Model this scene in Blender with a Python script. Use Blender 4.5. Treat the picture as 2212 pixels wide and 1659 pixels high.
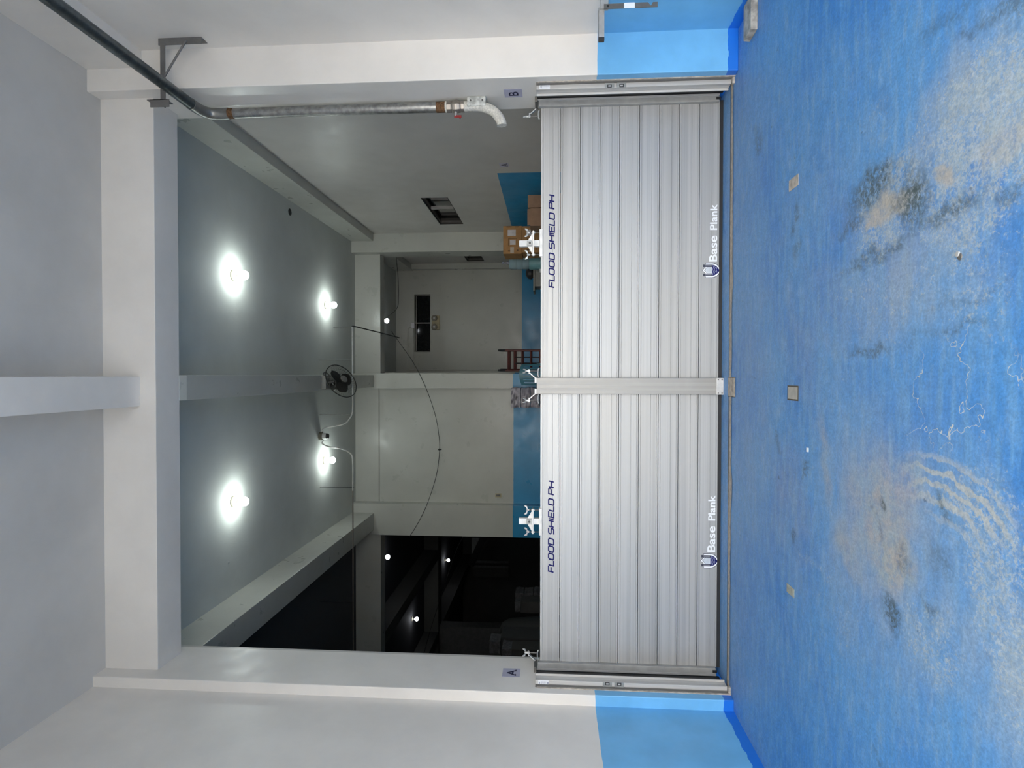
import bpy, bmesh, math, random
from math import sin, cos, pi, radians
from mathutils import Vector, Matrix
random.seed(7)
for o in list(bpy.data.objects): bpy.data.objects.remove(o, do_unlink=True)
SC = bpy.context.scene
COL = SC.collection

# ------------------------------------------------------------------ camera
F_PX, PITCH, YAW, ROLL, EYE = 1278.6056, .0676, .0154, .0022, 1.57
FW = Vector((-sin(YAW)*cos(PITCH), cos(YAW)*cos(PITCH), sin(PITCH)))
RT = Vector((cos(YAW), sin(YAW), 0)); UP = RT.cross(FW)
RT, UP = RT*cos(ROLL)+UP*sin(ROLL), -RT*sin(ROLL)+UP*cos(ROLL)
cd = bpy.data.cameras.new('camera'); co = bpy.data.objects.new('camera', cd); COL.objects.link(co)
cd.sensor_fit = 'HORIZONTAL'; cd.sensor_width = 36; cd.lens = 36*F_PX/2212
cd.clip_start = .05; cd.clip_end = 300
M = Matrix((( -UP.x, RT.x, -FW.x, 0), (-UP.y, RT.y, -FW.y, 0), (-UP.z, RT.z, -FW.z, EYE), (0,0,0,1)))
co.matrix_world = M          # the photo was taken with the phone on its side: image-left is up
SC.camera = co
def at(u, v, ax, val):       # photo pixel -> point of the room on the plane ax = val
    d = FW + UP*((1106-u)/F_PX) + RT*((829.5-v)/F_PX)
    o = Vector((0,0,EYE)); i = 'XYZ'.index(ax); return o + d*((val-o[i])/d[i])

# ------------------------------------------------------------------ daylight, exposure
W = bpy.data.worlds.new('World'); SC.world = W; W.use_nodes = True
nt = W.node_tree; bg = nt.nodes['Background']
bg.inputs[0].default_value = (1,.97,.92,1); bg.inputs[1].default_value = 8.0
SC.view_settings.view_transform = 'Standard'; SC.view_settings.look = 'None'
SC.view_settings.exposure = 0.0; SC.view_settings.gamma = 1; SC.view_settings.use_curve_mapping = False
sd = bpy.data.lights.new('sun','SUN'); sd.energy = 5; sd.angle = radians(1); sd.color = (1,.96,.9)
so = bpy.data.objects.new('sun', sd); COL.objects.link(so); so.rotation_euler = (radians(-28), 0, radians(12))   # high sun behind the building, lights the apron outside
BULB_MAIN, BULB_DIM = 108, 15

# ------------------------------------------------------------------ node helpers
class N:
    def __init__(s, name):
        s.m = bpy.data.materials.new(name); s.m.use_nodes = True
        s.t = s.m.node_tree; s.b = s.t.nodes['Principled BSDF']
        s.pos = s.t.nodes.new('ShaderNodeNewGeometry').outputs['Position']
    def lk(s, a, b):
        if isinstance(a, (int,float)): b.default_value = a
        elif isinstance(a, tuple): b.default_value = a if len(a)==len(b.default_value) else a+(1,)
        else: s.t.links.new(a, b)
    def math(s, op, a, b=0., c=None, clamp=False):
        n = s.t.nodes.new('ShaderNodeMath'); n.operation = op; n.use_clamp = clamp
        s.lk(a, n.inputs[0]); s.lk(b, n.inputs[1])
        if c is not None: s.lk(c, n.inputs[2])
        return n.outputs[0]
    def xyz(s, vec=None):
        n = s.t.nodes.new('ShaderNodeSeparateXYZ'); s.lk(vec or s.pos, n.inputs[0]); return n.outputs
    def map(s, scale=(1,1,1), loc=(0,0,0), rot=(0,0,0), vec=None):
        n = s.t.nodes.new('ShaderNodeMapping'); s.lk(vec or s.pos, n.inputs[0])
        n.inputs['Location'].default_value = loc; n.inputs['Rotation'].default_value = rot; n.inputs['Scale'].default_value = scale
        return n.outputs[0]
    def noise(s, scale=5, detail=4, rough=.55, vec=None, dist=0.):
        n = s.t.nodes.new('ShaderNodeTexNoise'); s.lk(vec or s.pos, n.inputs['Vector'])
        n.inputs['Scale'].default_value = scale; n.inputs['Detail'].default_value = detail
        n.inputs['Roughness'].default_value = rough; n.inputs['Distortion'].default_value = dist
        return n.outputs[0]
    def ramp(s, x, a, b, lo=0., hi=1.):
        n = s.t.nodes.new('ShaderNodeMapRange'); n.interpolation_type = 'SMOOTHSTEP'
        s.lk(x, n.inputs[0]); n.inputs[1].default_value = a; n.inputs[2].default_value = b
        n.inputs[3].default_value = lo; n.inputs[4].default_value = hi; return n.outputs[0]
    def mix(s, f, a, b):
        n = s.t.nodes.new('ShaderNodeMix'); n.data_type = 'RGBA'
        s.lk(f, n.inputs[0]); s.lk(a, n.inputs[6]); s.lk(b, n.inputs[7]); return n.outputs[2]
    def scale_col(s, colr, f):
        n = s.t.nodes.new('ShaderNodeVectorMath'); n.operation = 'SCALE'
        s.lk(colr, n.inputs[0]); s.lk(f, n.inputs[3]); return n.outputs[0]
    def bump(s, h, strength=.2, dist=.01):
        n = s.t.nodes.new('ShaderNodeBump'); s.lk(h, n.inputs['Height'])
        n.inputs['Strength'].default_value = strength; n.inputs['Distance'].default_value = dist
        s.lk(n.outputs[0], s.b.inputs['Normal'])
    def set(s, color=None, rough=None, metal=None, **k):
        if color is not None: s.lk(color, s.b.inputs['Base Color'])
        if rough is not None: s.lk(rough, s.b.inputs['Roughness'])
        if metal is not None: s.lk(metal, s.b.inputs['Metallic'])
        for kk, vv in k.items(): s.lk(vv, s.b.inputs[kk.replace('_',' ')])
        return s.m
MATS = {}
def simple(name, c, rough=.5, metal=0., var=.12, sc=12, **k):
    if name in MATS: return MATS[name]
    n = N(name); f = n.ramp(n.noise(sc,4), .3, .7, 1-var, 1+var)
    m = n.set(n.scale_col(tuple(c), f), rough, metal, **k); MATS[name] = m; return m

# painted plaster with the two wainscots (outside 1.19 m high, inside on the raised floor)
def plaster(name, white, rough=.40):
    n = N(name); X, Y, Z = n.xyz()
    wob = n.noise(9,3)
    base = n.scale_col(white, n.ramp(n.noise(1.3,5,.6), .25, .75, .93, 1.04))
    base = n.scale_col(base, n.ramp(Y, 5.80, 5.81, 1., .70))  # inner faces darkened in the paint to stand for weaker light
    scuff = n.ramp(n.noise(6,6,.7,n.map((1,1,.5))), .60, .72)
    base = n.mix(n.math('MULTIPLY',scuff,.03), base, (.45,.44,.42))
    zw = n.math('ADD', Z, n.math('MULTIPLY', n.math('SUBTRACT', wob, .5), .012))
    outer = n.math('LESS_THAN', Y, 5.8)
    lowo = n.math('MULTIPLY', outer, n.math('LESS_THAN', zw, 1.187))
    inner = n.math('MULTIPLY', n.math('GREATER_THAN', Y, 8.63), n.math('LESS_THAN', zw, 2.374))
    skirt = n.math('MULTIPLY', outer, n.math('LESS_THAN', n.math('ADD', Z, n.math('MULTIPLY', n.math('SUBTRACT', wob, .5), .05)), .085))
    v = n.ramp(n.noise(3,5), .3, .7, .93, 1.06)
    c = n.mix(lowo, base, n.scale_col((.165,.475,.80), v))
    c = n.mix(inner, c, n.scale_col((.022,.26,.50), v))
    c = n.mix(skirt, c, (.012,.175,.70))
    r = n.ramp(n.noise(4,4), .3, .7, rough-.06, rough+.08)
    n.bump(n.math('ADD', n.noise(2.2,6,.6), n.math('MULTIPLY', n.noise(14,3,.5,n.map((1,1,.4))), .25)), .3, .010)
    m = n.set(c, r); MATS[name] = m; return m
PL = plaster('painted_plaster', (.80,.765,.715))
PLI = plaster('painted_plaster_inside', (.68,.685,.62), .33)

def mk_ceiling(name, c):
    n = N(name)
    v = n.ramp(n.noise(.9,6,.6), .25, .75, .9, 1.05)
    n.bump(n.noise(2.5,6,.6,n.map((1,.4,1))), .3, .02)
    m = n.set(n.scale_col(c, v), .8); MATS[name] = m; return m
CE = mk_ceiling('ceiling_paint', (.59,.57,.535)); CEI = mk_ceiling('ceiling_paint_inside', (.52,.54,.51))
DK = mk_ceiling('unlit_store_ceiling', (.07,.07,.075))  # darkness of the unlit bays put into the ceiling colour
DKW = mk_ceiling('unlit_store_wall', (.12,.118,.11))  # store walls and beams, their gloom put into the colour

# worn blue floor paint
STAINS = {
 'dense': [
        (((2150,260),(2212,40),(2010,330)), .78), (((2080,420),(2212,300),(2020,330)), .68),
        (((1940,420),(2000,340),(1880,400)), .75), (((1900,480),(1850,560),(1860,440)), .7),
        (((2020,300),(1980,240),(1940,330)), .45), (((1900,260),(1900,200),(1870,260)), .30),
        (((2120,620),(2212,540),(2090,520)), .4), (((2000,590),(2060,560),(2000,640)), .35),
        (((1900,650),(2060,650),(1900,740)), .30), (((2170,1300),(2212,1600),(2090,1280)), .62),
        (((2120,1120),(2212,1180),(2080,1040)), .6), (((2010,1400),(2050,1500),(1970,1420)), .5),
        (((1820,1360),(1850,1420),(1790,1370)), .25), (((1760,1230),(1800,1270),(1740,1210)), .35)],
# worn to bare concrete
 'bare': [
        (((1925,448),(1990,405),(1910,425)), .9), (((2047,388),(2068,370),(2032,374)), .9),
        (((1885,495),(1905,480),(1878,485)), .9), (((2150,330),(2205,300),(2130,300)), .5)],
 'wear': [
        (((1900,1120),(1930,1010),(1830,1120),.6),.75), (((1930,1210),(1960,1290),(1880,1200),.5),.95),
        (((1870,1080),(1850,1000),(1830,1080),.6),.55), (((1960,1050),(1985,990),(1930,1020),.5),.6),
        (((1830,1200),(1860,1260),(1800,1180),.6),.55),(((1780,1000),(1790,1090),(1770,1000),.6),.5)],
 'dirt': [
        (((1885,410),(1935,370),(1860,390)),.95), (((1840,490),(1870,470),(1835,475)),.7),
        (((1970,430),(2010,400),(1945,390)),1.), (((1975,490),(2000,500),(1945,470)),.7),
        (((1900,560),(1990,500),(1895,548),.5),.7), (((2050,470),(2130,425),(2045,458),.5),.75),
        (((2180,420),(2212,395),(2175,410),.5),.6), (((2165,30),(2212,0),(2150,20),.6),.6),(((2110,60),(2150,30),(2105,55),.5),.5),
        (((1880,750),(1925,742),(1880,743),.4),.7), (((2080,715),(2140,705),(2080,709),.4),.55), (((2000,727),(2050,720),(2000,722),.4),.25),
        (((1930,1335),(1950,1375),(1905,1325)),.95), (((1950,1200),(1965,1240),(1935,1200)),.55), (((2045,1110),(2060,1150),(2030,1095),.5),.8), (((2040,40),(2110,10),(2030,20),.5),.4), (((2100,640),(2212,600),(2095,630),.5),.35), (((2010,1330),(2025,1345),(1990,1315)),.6), (((2030,1220),(2050,1260),(1995,1200)),.4),
        (((1720,455),(1722,470),(1714,455),.4),.6), (((1715,487),(1717,500),(1710,487),.4),.7), (((1722,530),(1724,545),(1712,530),.5),.45),
        (((1738,1010),(1738,1018),(1731,1010),.3),.8), (((1738,1025),(1738,1030),(1731,1025),.3),.8), (((1738,1038),(1738,1042),(1731,1038),.3),.7),
        (((1717,1162),(1719,1180),(1712,1162),.4),.8), (((1640,300),(1642,322),(1632,300),.5),.55), (((1680,950),(1682,980),(1676,950),.5),.5),
        (((1905,1090),(1912,1098),(1898,1090),.3),.9), (((1890,1130),(1905,1170),(1880,1120),.4),.45), (((1895,1630),(1910,1655),(1885,1630),.5),.5)],
 'haze': [
        (((1890,1150),(1960,1420),(1770,1150),.7),.50), (((1760,650),(1760,900),(1680,650),.7),.22), (((1950,620),(2100,560),(1850,560),.7),.45),
        (((2090,250),(2212,100),(1980,250),.6),.55), (((1640,900),(1640,1200),(1600,900),.6),.18), (((1700,1100),(1720,1250),(1660,1100),.6),.35),
        (((2150,1450),(2212,1659),(2050,1400),.6),.45), (((1990,1250),(2050,1400),(1930,1250),.6),.45), (((1830,550),(1860,700),(1790,560),.6),.3)],
 'deep': [(((1775,250),(1795,200),(1750,260)),.25),(((1760,350),(1775,380),(1735,330)),.5),(((1900,220),(1930,240),(1890,240)),.5)],
 'crack': [(((2060,850),(2212,830),(2060,740),.3),1.)],
 'arcs': [(((2080,1040),(2212,1130),(1990,1100),.4),1.)]}
def floor_mesh(x0, x1, y0, y1):
    import numpy as np
    from mathutils import noise
    xs = np.linspace(x0, x1, 400); ys = np.concatenate([[y0, y0+.5], np.linspace(.9, 5.42, 320), [7.0, y1]])
    X, Y = np.meshgrid(xs, ys); P = np.stack([X.ravel(), Y.ravel()], 1); nv = len(P)
    Wp = np.empty((nv,2))
    for i in range(nv):
        q = Vector((P[i,0], P[i,1], .37)); a, b, c = (Vector((noise.noise(q*k+Vector((o,3.1,1.7))), noise.noise(q*k+Vector((5.3,o,8.9))), 0)) for k, o in ((2.6,0.),(9.,7.),(26.,1.)))
        Wp[i] = (a.x*.075+b.x*.045+c.x*.022, a.y*.075+b.y*.045+c.y*.022)
    Q = P+Wp
    def val(tbl):
        out = np.zeros(nv)
        for q, w in tbl:
            soft = q[3] if len(q) > 3 else .5
            C, A, B = (np.array(at(*k,'Z',0.)[:2]) for k in q[:3])
            ax = A-C; L = np.hypot(*ax); ax = ax/L; pr = np.array((-ax[1], ax[0])); wd = max(abs((B-C)@pr), .02)
            d = Q-C; r = np.hypot(d@ax/L, d@pr/wd); t = np.clip((1+soft-r)/(2*soft), 0, 1); out = np.maximum(out, w*t*t*(3-2*t))
        return out
    V = {k: val(t) for k, t in STAINS.items()}
    nx, ny = len(xs), len(ys)
    co = np.concatenate([np.stack([P[:,0],P[:,1],np.zeros(nv)],1), [(x0,y0,-.2),(x1,y0,-.2),(x1,y1,-.2),(x0,y1,-.2)]])
    f = [(j*nx+i, j*nx+i+1, (j+1)*nx+i+1, (j+1)*nx+i) for j in range(ny-1) for i in range(nx-1)]
    k = nv; f += [(k+3,k+2,k+1,k)] + [tuple([k,k+1]+[i for i in range(nx-1,-1,-1)])]
    me = bpy.data.meshes.new('floor'); me.from_pydata([tuple(c) for c in co], [], f)
    for nm, ks in (('stain_a',('dense','bare','wear','dirt')),('stain_b',('haze','deep','crack','arcs'))):
        at_ = me.attributes.new(nm, 'FLOAT_COLOR', 'POINT'); arr = np.zeros((nv+4,4)); 
        for i, kk in enumerate(ks): arr[:nv,i] = V[kk]
        at_.data.foreach_set('color', arr.ravel().astype('f'))
    return me
def mk_floor():
    n = N('worn_blue_floor_paint')
    def attr(nm):
        q = n.t.nodes.new('ShaderNodeAttribute'); q.attribute_name = nm
        r = n.t.nodes.new('ShaderNodeSeparateColor'); n.lk(q.outputs['Color'], r.inputs[0]); return r.outputs[0], r.outputs[1], r.outputs[2], q.outputs['Alpha']
    dense, bare, wear, dirt = attr('stain_a'); haze, deep, crack, arcs = attr('stain_b')
    X, Y, Z = n.xyz()
    fine = n.math('ADD', n.math('MULTIPLY', n.noise(62,5,.75,dist=.7), .65), n.math('MULTIPLY', n.noise(15,4,.7), .35))
    mid = n.noise(7,6,.65); big = n.noise(1.1,4,.5); hor = n.noise(9,5,.6,n.map((.35,2.2,1))); rag = n.noise(20,6,.76)
    c = n.mix(n.ramp(big,.36,.62), (.030,.20,.56), (.075,.275,.60))
    c = n.mix(n.math('MULTIPLY',n.ramp(hor,.42,.66),.85), c, (.11,.30,.58))
    nearw = n.ramp(Y, 4.0, 5.3)
    c = n.mix(n.math('MULTIPLY', n.ramp(mid,.36,.6), n.math('MULTIPLY',nearw,.65)), c, (.20,.36,.62))
    hz = n.math('ADD', .05, n.math('MULTIPLY', haze, n.ramp(n.noise(3.2,6,.7,n.map((.6,1.3,1))), .30,.62,.25,1.)))
    c = n.mix(hz, c, n.mix(n.ramp(n.noise(2,4,.6),.4,.6), (.28,.37,.47), (.37,.385,.375)))
    strk = n.ramp(n.noise(6,6,.7,n.map((.9,3.5,1),rot=(0,0,.5))), .50,.66)
    c = n.mix(n.math('MULTIPLY', strk, n.math('MULTIPLY', .38, n.ramp(big,.35,.6))), c, (.29,.42,.55))
    flk = n.ramp(n.math('ADD', fine, n.math('MULTIPLY', dense, .20)), .585, .70)
    c = n.mix(n.math('MULTIPLY', flk, .70), c, (.45,.49,.49))
    c = n.mix(n.math('MULTIPLY', dense, n.ramp(mid,.36,.6,.05,.60)), c, (.31,.39,.44))
    c = n.mix(n.math('MULTIPLY', wear, n.ramp(rag,.36,.56,.40,.95)), c, n.mix(n.ramp(mid,.35,.65),(.31,.37,.38),(.40,.355,.31)))
    c = n.mix(n.math('MULTIPLY', n.ramp(bare,.1,1.0,0.,.9), n.ramp(rag,.36,.54,.55,.92)), c, (.43,.385,.31))
    C0 = at(2010,1330,'Z',0.)
    s1 = n.t.nodes.new('ShaderNodeVectorMath'); s1.operation='SUBTRACT'; n.lk(n.pos,s1.inputs[0]); s1.inputs[1].default_value=(C0.x,C0.y,0)
    R = n.t.nodes.new('ShaderNodeVectorMath'); R.operation='LENGTH'; n.lk(s1.outputs[0],R.inputs[0]); E = (at(2010,975,'Z',0.)-C0).length
    ring = n.math('SINE', n.math('MULTIPLY', n.math('ADD', R.outputs['Value'], n.math('MULTIPLY', mid,.13)), 105))
    ringm = n.math('MULTIPLY', n.ramp(ring,-.1,.6), n.math('MULTIPLY', n.ramp(R.outputs['Value'],E-.60,E-.48), n.ramp(R.outputs['Value'],E+.02,E-.05)))
    ringm = n.math('MULTIPLY', n.math('MULTIPLY', ringm, arcs), n.ramp(rag,.34,.5,.4,1))
    c = n.mix(n.math('MULTIPLY', ringm, .75), c, (.45,.46,.42))
    c = n.mix(n.math('MULTIPLY', dirt, n.ramp(n.noise(34,6,.78,dist=.6), .36, .60)), c, (.055,.085,.095))
    speck = n.math('MULTIPLY', n.ramp(n.noise(16,2,.5), .735, .76), n.ramp(n.noise(2.3,2),.45,.55))
    c = n.mix(n.math('MULTIPLY',speck,.7), c, (.03,.07,.12))
    c = n.mix(n.math('MULTIPLY',deep,n.ramp(mid,.42,.5,.2,.8)), c, (.03,.19,.50))
    crk = n.math('MULTIPLY', n.math('LESS_THAN', n.math('ABSOLUTE', n.math('SUBTRACT', n.noise(1.7,5,.6), .5)), .0022), crack)
    c = n.mix(n.math('MULTIPLY',crk,.8), c, (.6,.58,.5))
    c = n.scale_col(c, n.math('MULTIPLY', n.ramp(n.noise(75,4,.7), .3, .7, .86, 1.14), n.ramp(rag, .3, .7, .90, 1.12)))
    n.bump(n.math('ADD', fine, mid), .25, .006)
    return n.set(c, n.ramp(mid,.3,.7,.42,.62))
FL = mk_floor()

def mk_alu(name, c=(.80,.80,.79), rough=.42, metal=.38, axis='X', var=.10, streak=1.):
    n = N(name)
    sc = {'X':(.25,1,1),'Z':(1,1,.25)}[axis]
    big = {'X':(.12,1,34),'Z':(34,34,.12)}[axis]; fin = {'X':(.35,1,150),'Z':(150,150,.35)}[axis]
    a = n.noise(1,4,.5,n.map(big)); b = n.noise(1,5,.6,n.map(fin))
    oi = n.t.nodes.new('ShaderNodeObjectInfo').outputs['Random']
    v = n.math('MULTIPLY', n.ramp(a,.3,.7,1-var,1+var*.6), n.ramp(b,.3,.7,1-var*.6*streak,1+var*.4*streak))
    v = n.math('MULTIPLY', v, n.math('ADD', n.math('MULTIPLY', oi, .12), .93))
    dust = n.ramp(n.noise(5,5,.6), .55,.75)
    col = n.mix(n.math('MULTIPLY',dust,.12), n.scale_col(c, v), (.55,.53,.5))
    col = n.mix(n.ramp(oi,0,1,0,.5), col, n.scale_col((c[0]*.92,c[1]*.97,c[2]*1.05), v))
    n.bump(b, .12, .002)
    m = n.set(col, n.ramp(a,.3,.7,rough-.05,rough+.07), metal); MATS[name] = m; return m
ALU = mk_alu('brushed_aluminium_plank', (.43,.425,.41))
ALF = mk_alu('aluminium_frame', (.35,.34,.32), .45, .4, 'Z', .14)
ALD = mk_alu('shaded_aluminium', (.17,.16,.145), .5, .4, 'Z', .2)  # side faces turned from the daylight, their shade put into the colour
ALB = mk_alu('lit_face_aluminium', (.60,.59,.57), .45, .4, 'Z', .1)  # same metal made lighter for the faces that catch the light
STW = simple('bright_steel', (.55,.55,.54), .42, .45)
STD = simple('dark_painted_steel', (.13,.125,.12), .5, .3)
STP = simple('galvanised_pipe_steel', (.36,.36,.35), .32, .85, .25, 20)
GRY = simple('zinc_grey_cast', (.36,.37,.36), .5, .6, .15)
RUB = simple('black_rubber', (.012,.012,.014), .6)
NAVY = simple('navy_print', (.010,.011,.11), .45, var=.02, Specular_IOR_Level=.12)
WHT = simple('white_print', (.86,.88,.90), .45, var=.02, Specular_IOR_Level=.12)
INK = simple('dark_outline_print', (.06,.065,.09), .5, var=.02, Specular_IOR_Level=.12)
PAP = simple('laminated_paper', (.48,.47,.58), .3, var=.05)
LET = simple('letter_ink', (.012,.012,.05), .4, var=.02)
CON = simple('bare_concrete', (.42,.38,.33), .85, 0, .22, 25)
STK = simple('white_sticker', (.80,.82,.85), .4, var=.02)
STI = simple('sticker_grey_print', (.33,.35,.42), .5, var=.02)
BLK = simple('black_plastic', (.015,.015,.016), .45)
CRD = simple('brown_cardboard', (.38,.20,.075), .8, 0, .1, 9)
CRD2 = simple('dusty_brown_cardboard', (.30,.18,.11), .8, 0, .1, 9)
TAPE = simple('carton_label', (.55,.52,.52), .5)
CHR = simple('teal_plastic', (.055,.19,.25), .4, 0, .05)
TEAL = simple('teal_drum_plastic', (.16,.33,.35), .35, 0, .08)
RED = simple('dark_red_paint', (.085,.016,.012), .45)
REDV = simple('red_valve_handle', (.30,.02,.02), .4)
BEI = simple('aged_beige_plastic', (.42,.36,.22), .5)
CER = simple('cream_porcelain', (.52,.48,.38), .4)
HOSE = simple('white_fabric_hose', (.62,.60,.54), .75, 0, .18, 60)
WRAP = simple('grey_plastic_wrap', (.24,.22,.26), .28, 0, .4, 9)
CND = simple('white_conduit', (.55,.55,.52), .5)
CNB = simple('black_cable', (.02,.02,.02), .5)
GRN = simple('grey_enamel', (.20,.20,.18), .5)
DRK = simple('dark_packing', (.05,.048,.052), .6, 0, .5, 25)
def mk_glass(name, c, rough=.05, alpha=1., trans=1.):
    n = N(name); m = n.set(tuple(c), rough, 0., Transmission_Weight=trans, IOR=1.12); MATS[name]=m; return m
BOT = mk_glass('clear_blue_bottle', (.42,.56,.60), .18, 1., .45)
PANE = simple('dark_window_glass', (.012,.013,.014), .08)
def emit(name, c, s):
    n = N(name); n.set((.9,.9,.9), .4, 0.); n.b.inputs['Emission Color'].default_value = c+(1,); n.b.inputs['Emission Strength'].default_value = s
    MATS[name] = n.m; return n.m
EM1 = emit('lit_bulb_glass', (.90,1.,.97), BULB_MAIN); EM2 = emit('weak_lit_bulb_glass', (.90,.94,1.), BULB_DIM)
LENS = simple('lamp_lens', (.5,.5,.48), .15)

# ------------------------------------------------------------------ mesh helpers
class MB:
    def __init__(s): s.bm = bmesh.new()
    def box(s, x0,x1,y0,y1,z0,z1, rot=None, c=None):
        vs = [Vector((x,y,z)) for x in (x0,x1) for y in (y0,y1) for z in (z0,z1)]
        if rot is not None:
            c = c or Vector(((x0+x1)/2,(y0+y1)/2,(z0+z1)/2)); vs = [c + rot @ (v-c) for v in vs]
        v = [s.bm.verts.new(q) for q in vs]
        for f in ((0,1,3,2),(4,6,7,5),(0,4,5,1),(2,3,7,6),(0,2,6,4),(1,5,7,3)): s.bm.faces.new([v[i] for i in f])
        return s
    def bar(s, p, q, w, h, up=(0,0,1)):         # rectangular bar from p to q
        p, q = Vector(p), Vector(q); d = (q-p); L = d.length; d.normalize()
        u = Vector(up); a = d.cross(u)
        if a.length < 1e-4: a = d.cross(Vector((1,0,0)))
        a.normalize(); b = a.cross(d)
        R = Matrix((a,d,b)).transposed(); c = (p+q)/2
        return s.box(c.x-w/2,c.x+w/2,c.y-L/2,c.y+L/2,c.z-h/2,c.z+h/2,R,c)
    def ring(s, c, a, b, r, n, r2=None):
        r2 = r if r2 is None else r2
        return [s.bm.verts.new(c + a*cos(2*pi*i/n)*r + b*sin(2*pi*i/n)*r2) for i in range(n)]
    def skin(s, rings, cap=True, close=False):
        n = len(rings[0]); m = len(rings)
        for k in range(m if close else m-1):
            A, B = rings[k], rings[(k+1)%m]
            for i in range(n): s.bm.faces.new((A[i],A[(i+1)%n],B[(i+1)%n],B[i]))
        if cap and not close: s.bm.faces.new(rings[0][::-1]); s.bm.faces.new(rings[-1])
        return s
    def tube(s, pts, r, n=12, rads=None, cap=True, close=False):
        pts = [Vector(p) for p in pts]; rings = []; prev = None; m = len(pts)
        for i, p in enumerate(pts):
            if close: d = (pts[(i+1)%m]-pts[i-1])
            else: d = (pts[min(i+1,m-1)]-pts[max(i-1,0)])
            d.normalize()
            if prev is None:
                a = d.cross(Vector((0,0,1)));
                if a.length < .05: a = d.cross(Vector((1,0,0)))
            else: a = prev - d*prev.dot(d)
            a.normalize(); prev = a; b = d.cross(a)
            rings.append(s.ring(p, a, b, rads[i] if rads else r, n))
        return s.skin(rings, cap, close)
    def lathe(s, c, axis, prof, n=24):           # prof = [(r, h)...] along axis
        axis = Vector(axis).normalized(); a = axis.cross(Vector((0,0,1)))
        if a.length < .05: a = Vector((1,0,0))
        a.normalize(); b = axis.cross(a); c = Vector(c)
        return s.skin([s.ring(c+axis*h, a, b, max(r,1e-4), n) for r, h in prof])
    def prism(s, poly, o, ax, ay, az, d):        # 2-D polygon extruded by d along az
        o, ax, ay, az = Vector(o), Vector(ax), Vector(ay), Vector(az)
        A = [s.bm.verts.new(o+ax*x+ay*y) for x, y in poly]; B = [s.bm.verts.new(o+ax*x+ay*y+az*d) for x, y in poly]
        n = len(poly); s.bm.faces.new(A[::-1]); s.bm.faces.new(B)
        for i in range(n): s.bm.faces.new((A[i],A[(i+1)%n],B[(i+1)%n],B[i]))
        return s
    def build(s, name, m, parent=None, bevel=0, smooth=False, seg=2):
        bmesh.ops.recalc_face_normals(s.bm, faces=s.bm.faces)
        if bevel:
            bmesh.ops.bevel(s.bm, geom=[e for e in s.bm.edges if e.is_manifold and e.calc_face_angle(0) > .5], offset=bevel, segments=seg, affect='EDGES', profile=.6)
        me = bpy.data.meshes.new(name); s.bm.to_mesh(me); s.bm.free()
        if smooth:
            me.polygons.foreach_set('use_smooth', [True]*len(me.polygons)); me.set_sharp_from_angle(angle=radians(40))
        me.materials.append(m)
        o = bpy.data.objects.new(name, me); COL.objects.link(o)
        if parent is not None: attach(o, parent)
        return o
def wloc(o):
    p = Vector(o.location)
    while o.parent: o = o.parent; p = p + o.location
    return p
def attach(o, parent):
    o.parent = parent; o.location = Vector(o.location) - wloc(parent) if o.type != 'EMPTY' else o.location
def tag(o, label=None, cat=None, group=None, kind=None):
    if label: o['label'] = label
    if cat: o['category'] = cat
    if group: o['group'] = group
    if kind: o['kind'] = kind
    return o
def thing(name, label, cat, loc=(0,0,0), group=None):
    o = bpy.data.objects.new(name, None); COL.objects.link(o); o.location = loc; o.empty_display_size = .1
    return tag(o, label, cat, group)
def dup(root, delta, label=None, group=None):
    def cp(o, par):
        c = o.copy(); COL.objects.link(c)
        if par is not None: c.parent = par
        for ch in [q for q in bpy.data.objects if q.parent == o]: cp(ch, c)
        return c
    r = cp(root, None); r.location = Vector(root.location)+Vector(delta)
    if label: r['label'] = label
    if group: r['group'] = group
    return r
def struct(o, label=None): o['kind'] = 'structure'; 
def S(name, mb, m, label=None, bevel=0):
    o = mb.build(name, m, bevel=bevel); o['kind'] = 'structure'
    if label: o['label'] = label
    return o
def cat_curve(pts, n=8):                         # smooth path through points
    pts = [Vector(p) for p in pts]; out = []
    for i in range(len(pts)-1):
        p0, p1, p2, p3 = pts[max(i-1,0)], pts[i], pts[i+1], pts[min(i+2,len(pts)-1)]
        for k in range(n):
            t = k/n; out.append(.5*((2*p1)+(p2-p0)*t+(2*p0-5*p1+4*p2-p3)*t*t+(3*p1-p0-3*p2+p3)*t**3))
    return out+[pts[-1]]

# ------------------------------------------------------------------ the room
XR, XL, ZC, ZO = 2.937, -2.898, 5.757, 5.815
XPR, XPL, YP = 2.584, -2.801, 5.173
YB, PLAT = 5.62, 1.20
YBK, YBK2 = 12.367, 12.687
YBACK = -1.3
fme = floor_mesh(XL-.3,XR+.3,YBACK,8.7); fme.materials.append(FL); fo = bpy.data.objects.new('floor', fme); COL.objects.link(fo)
fo['kind'] = 'structure'; fo['label'] = 'worn blue painted concrete floor with scraped wheel tracks'
S('ground', MB().box(-30,30,-40,YBACK,-.25,-.02), simple('street_concrete',(.45,.44,.42),.85), 'concrete apron outside the garage opening')
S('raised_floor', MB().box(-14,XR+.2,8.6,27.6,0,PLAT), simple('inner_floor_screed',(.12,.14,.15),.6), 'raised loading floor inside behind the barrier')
S('sunken_floor', MB().box(-14,XL-.3,5.3,8.7,-.2,0), simple('inner_floor_screed',(.12,.14,.15),.6), 'dark floor of the side bay')
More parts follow.
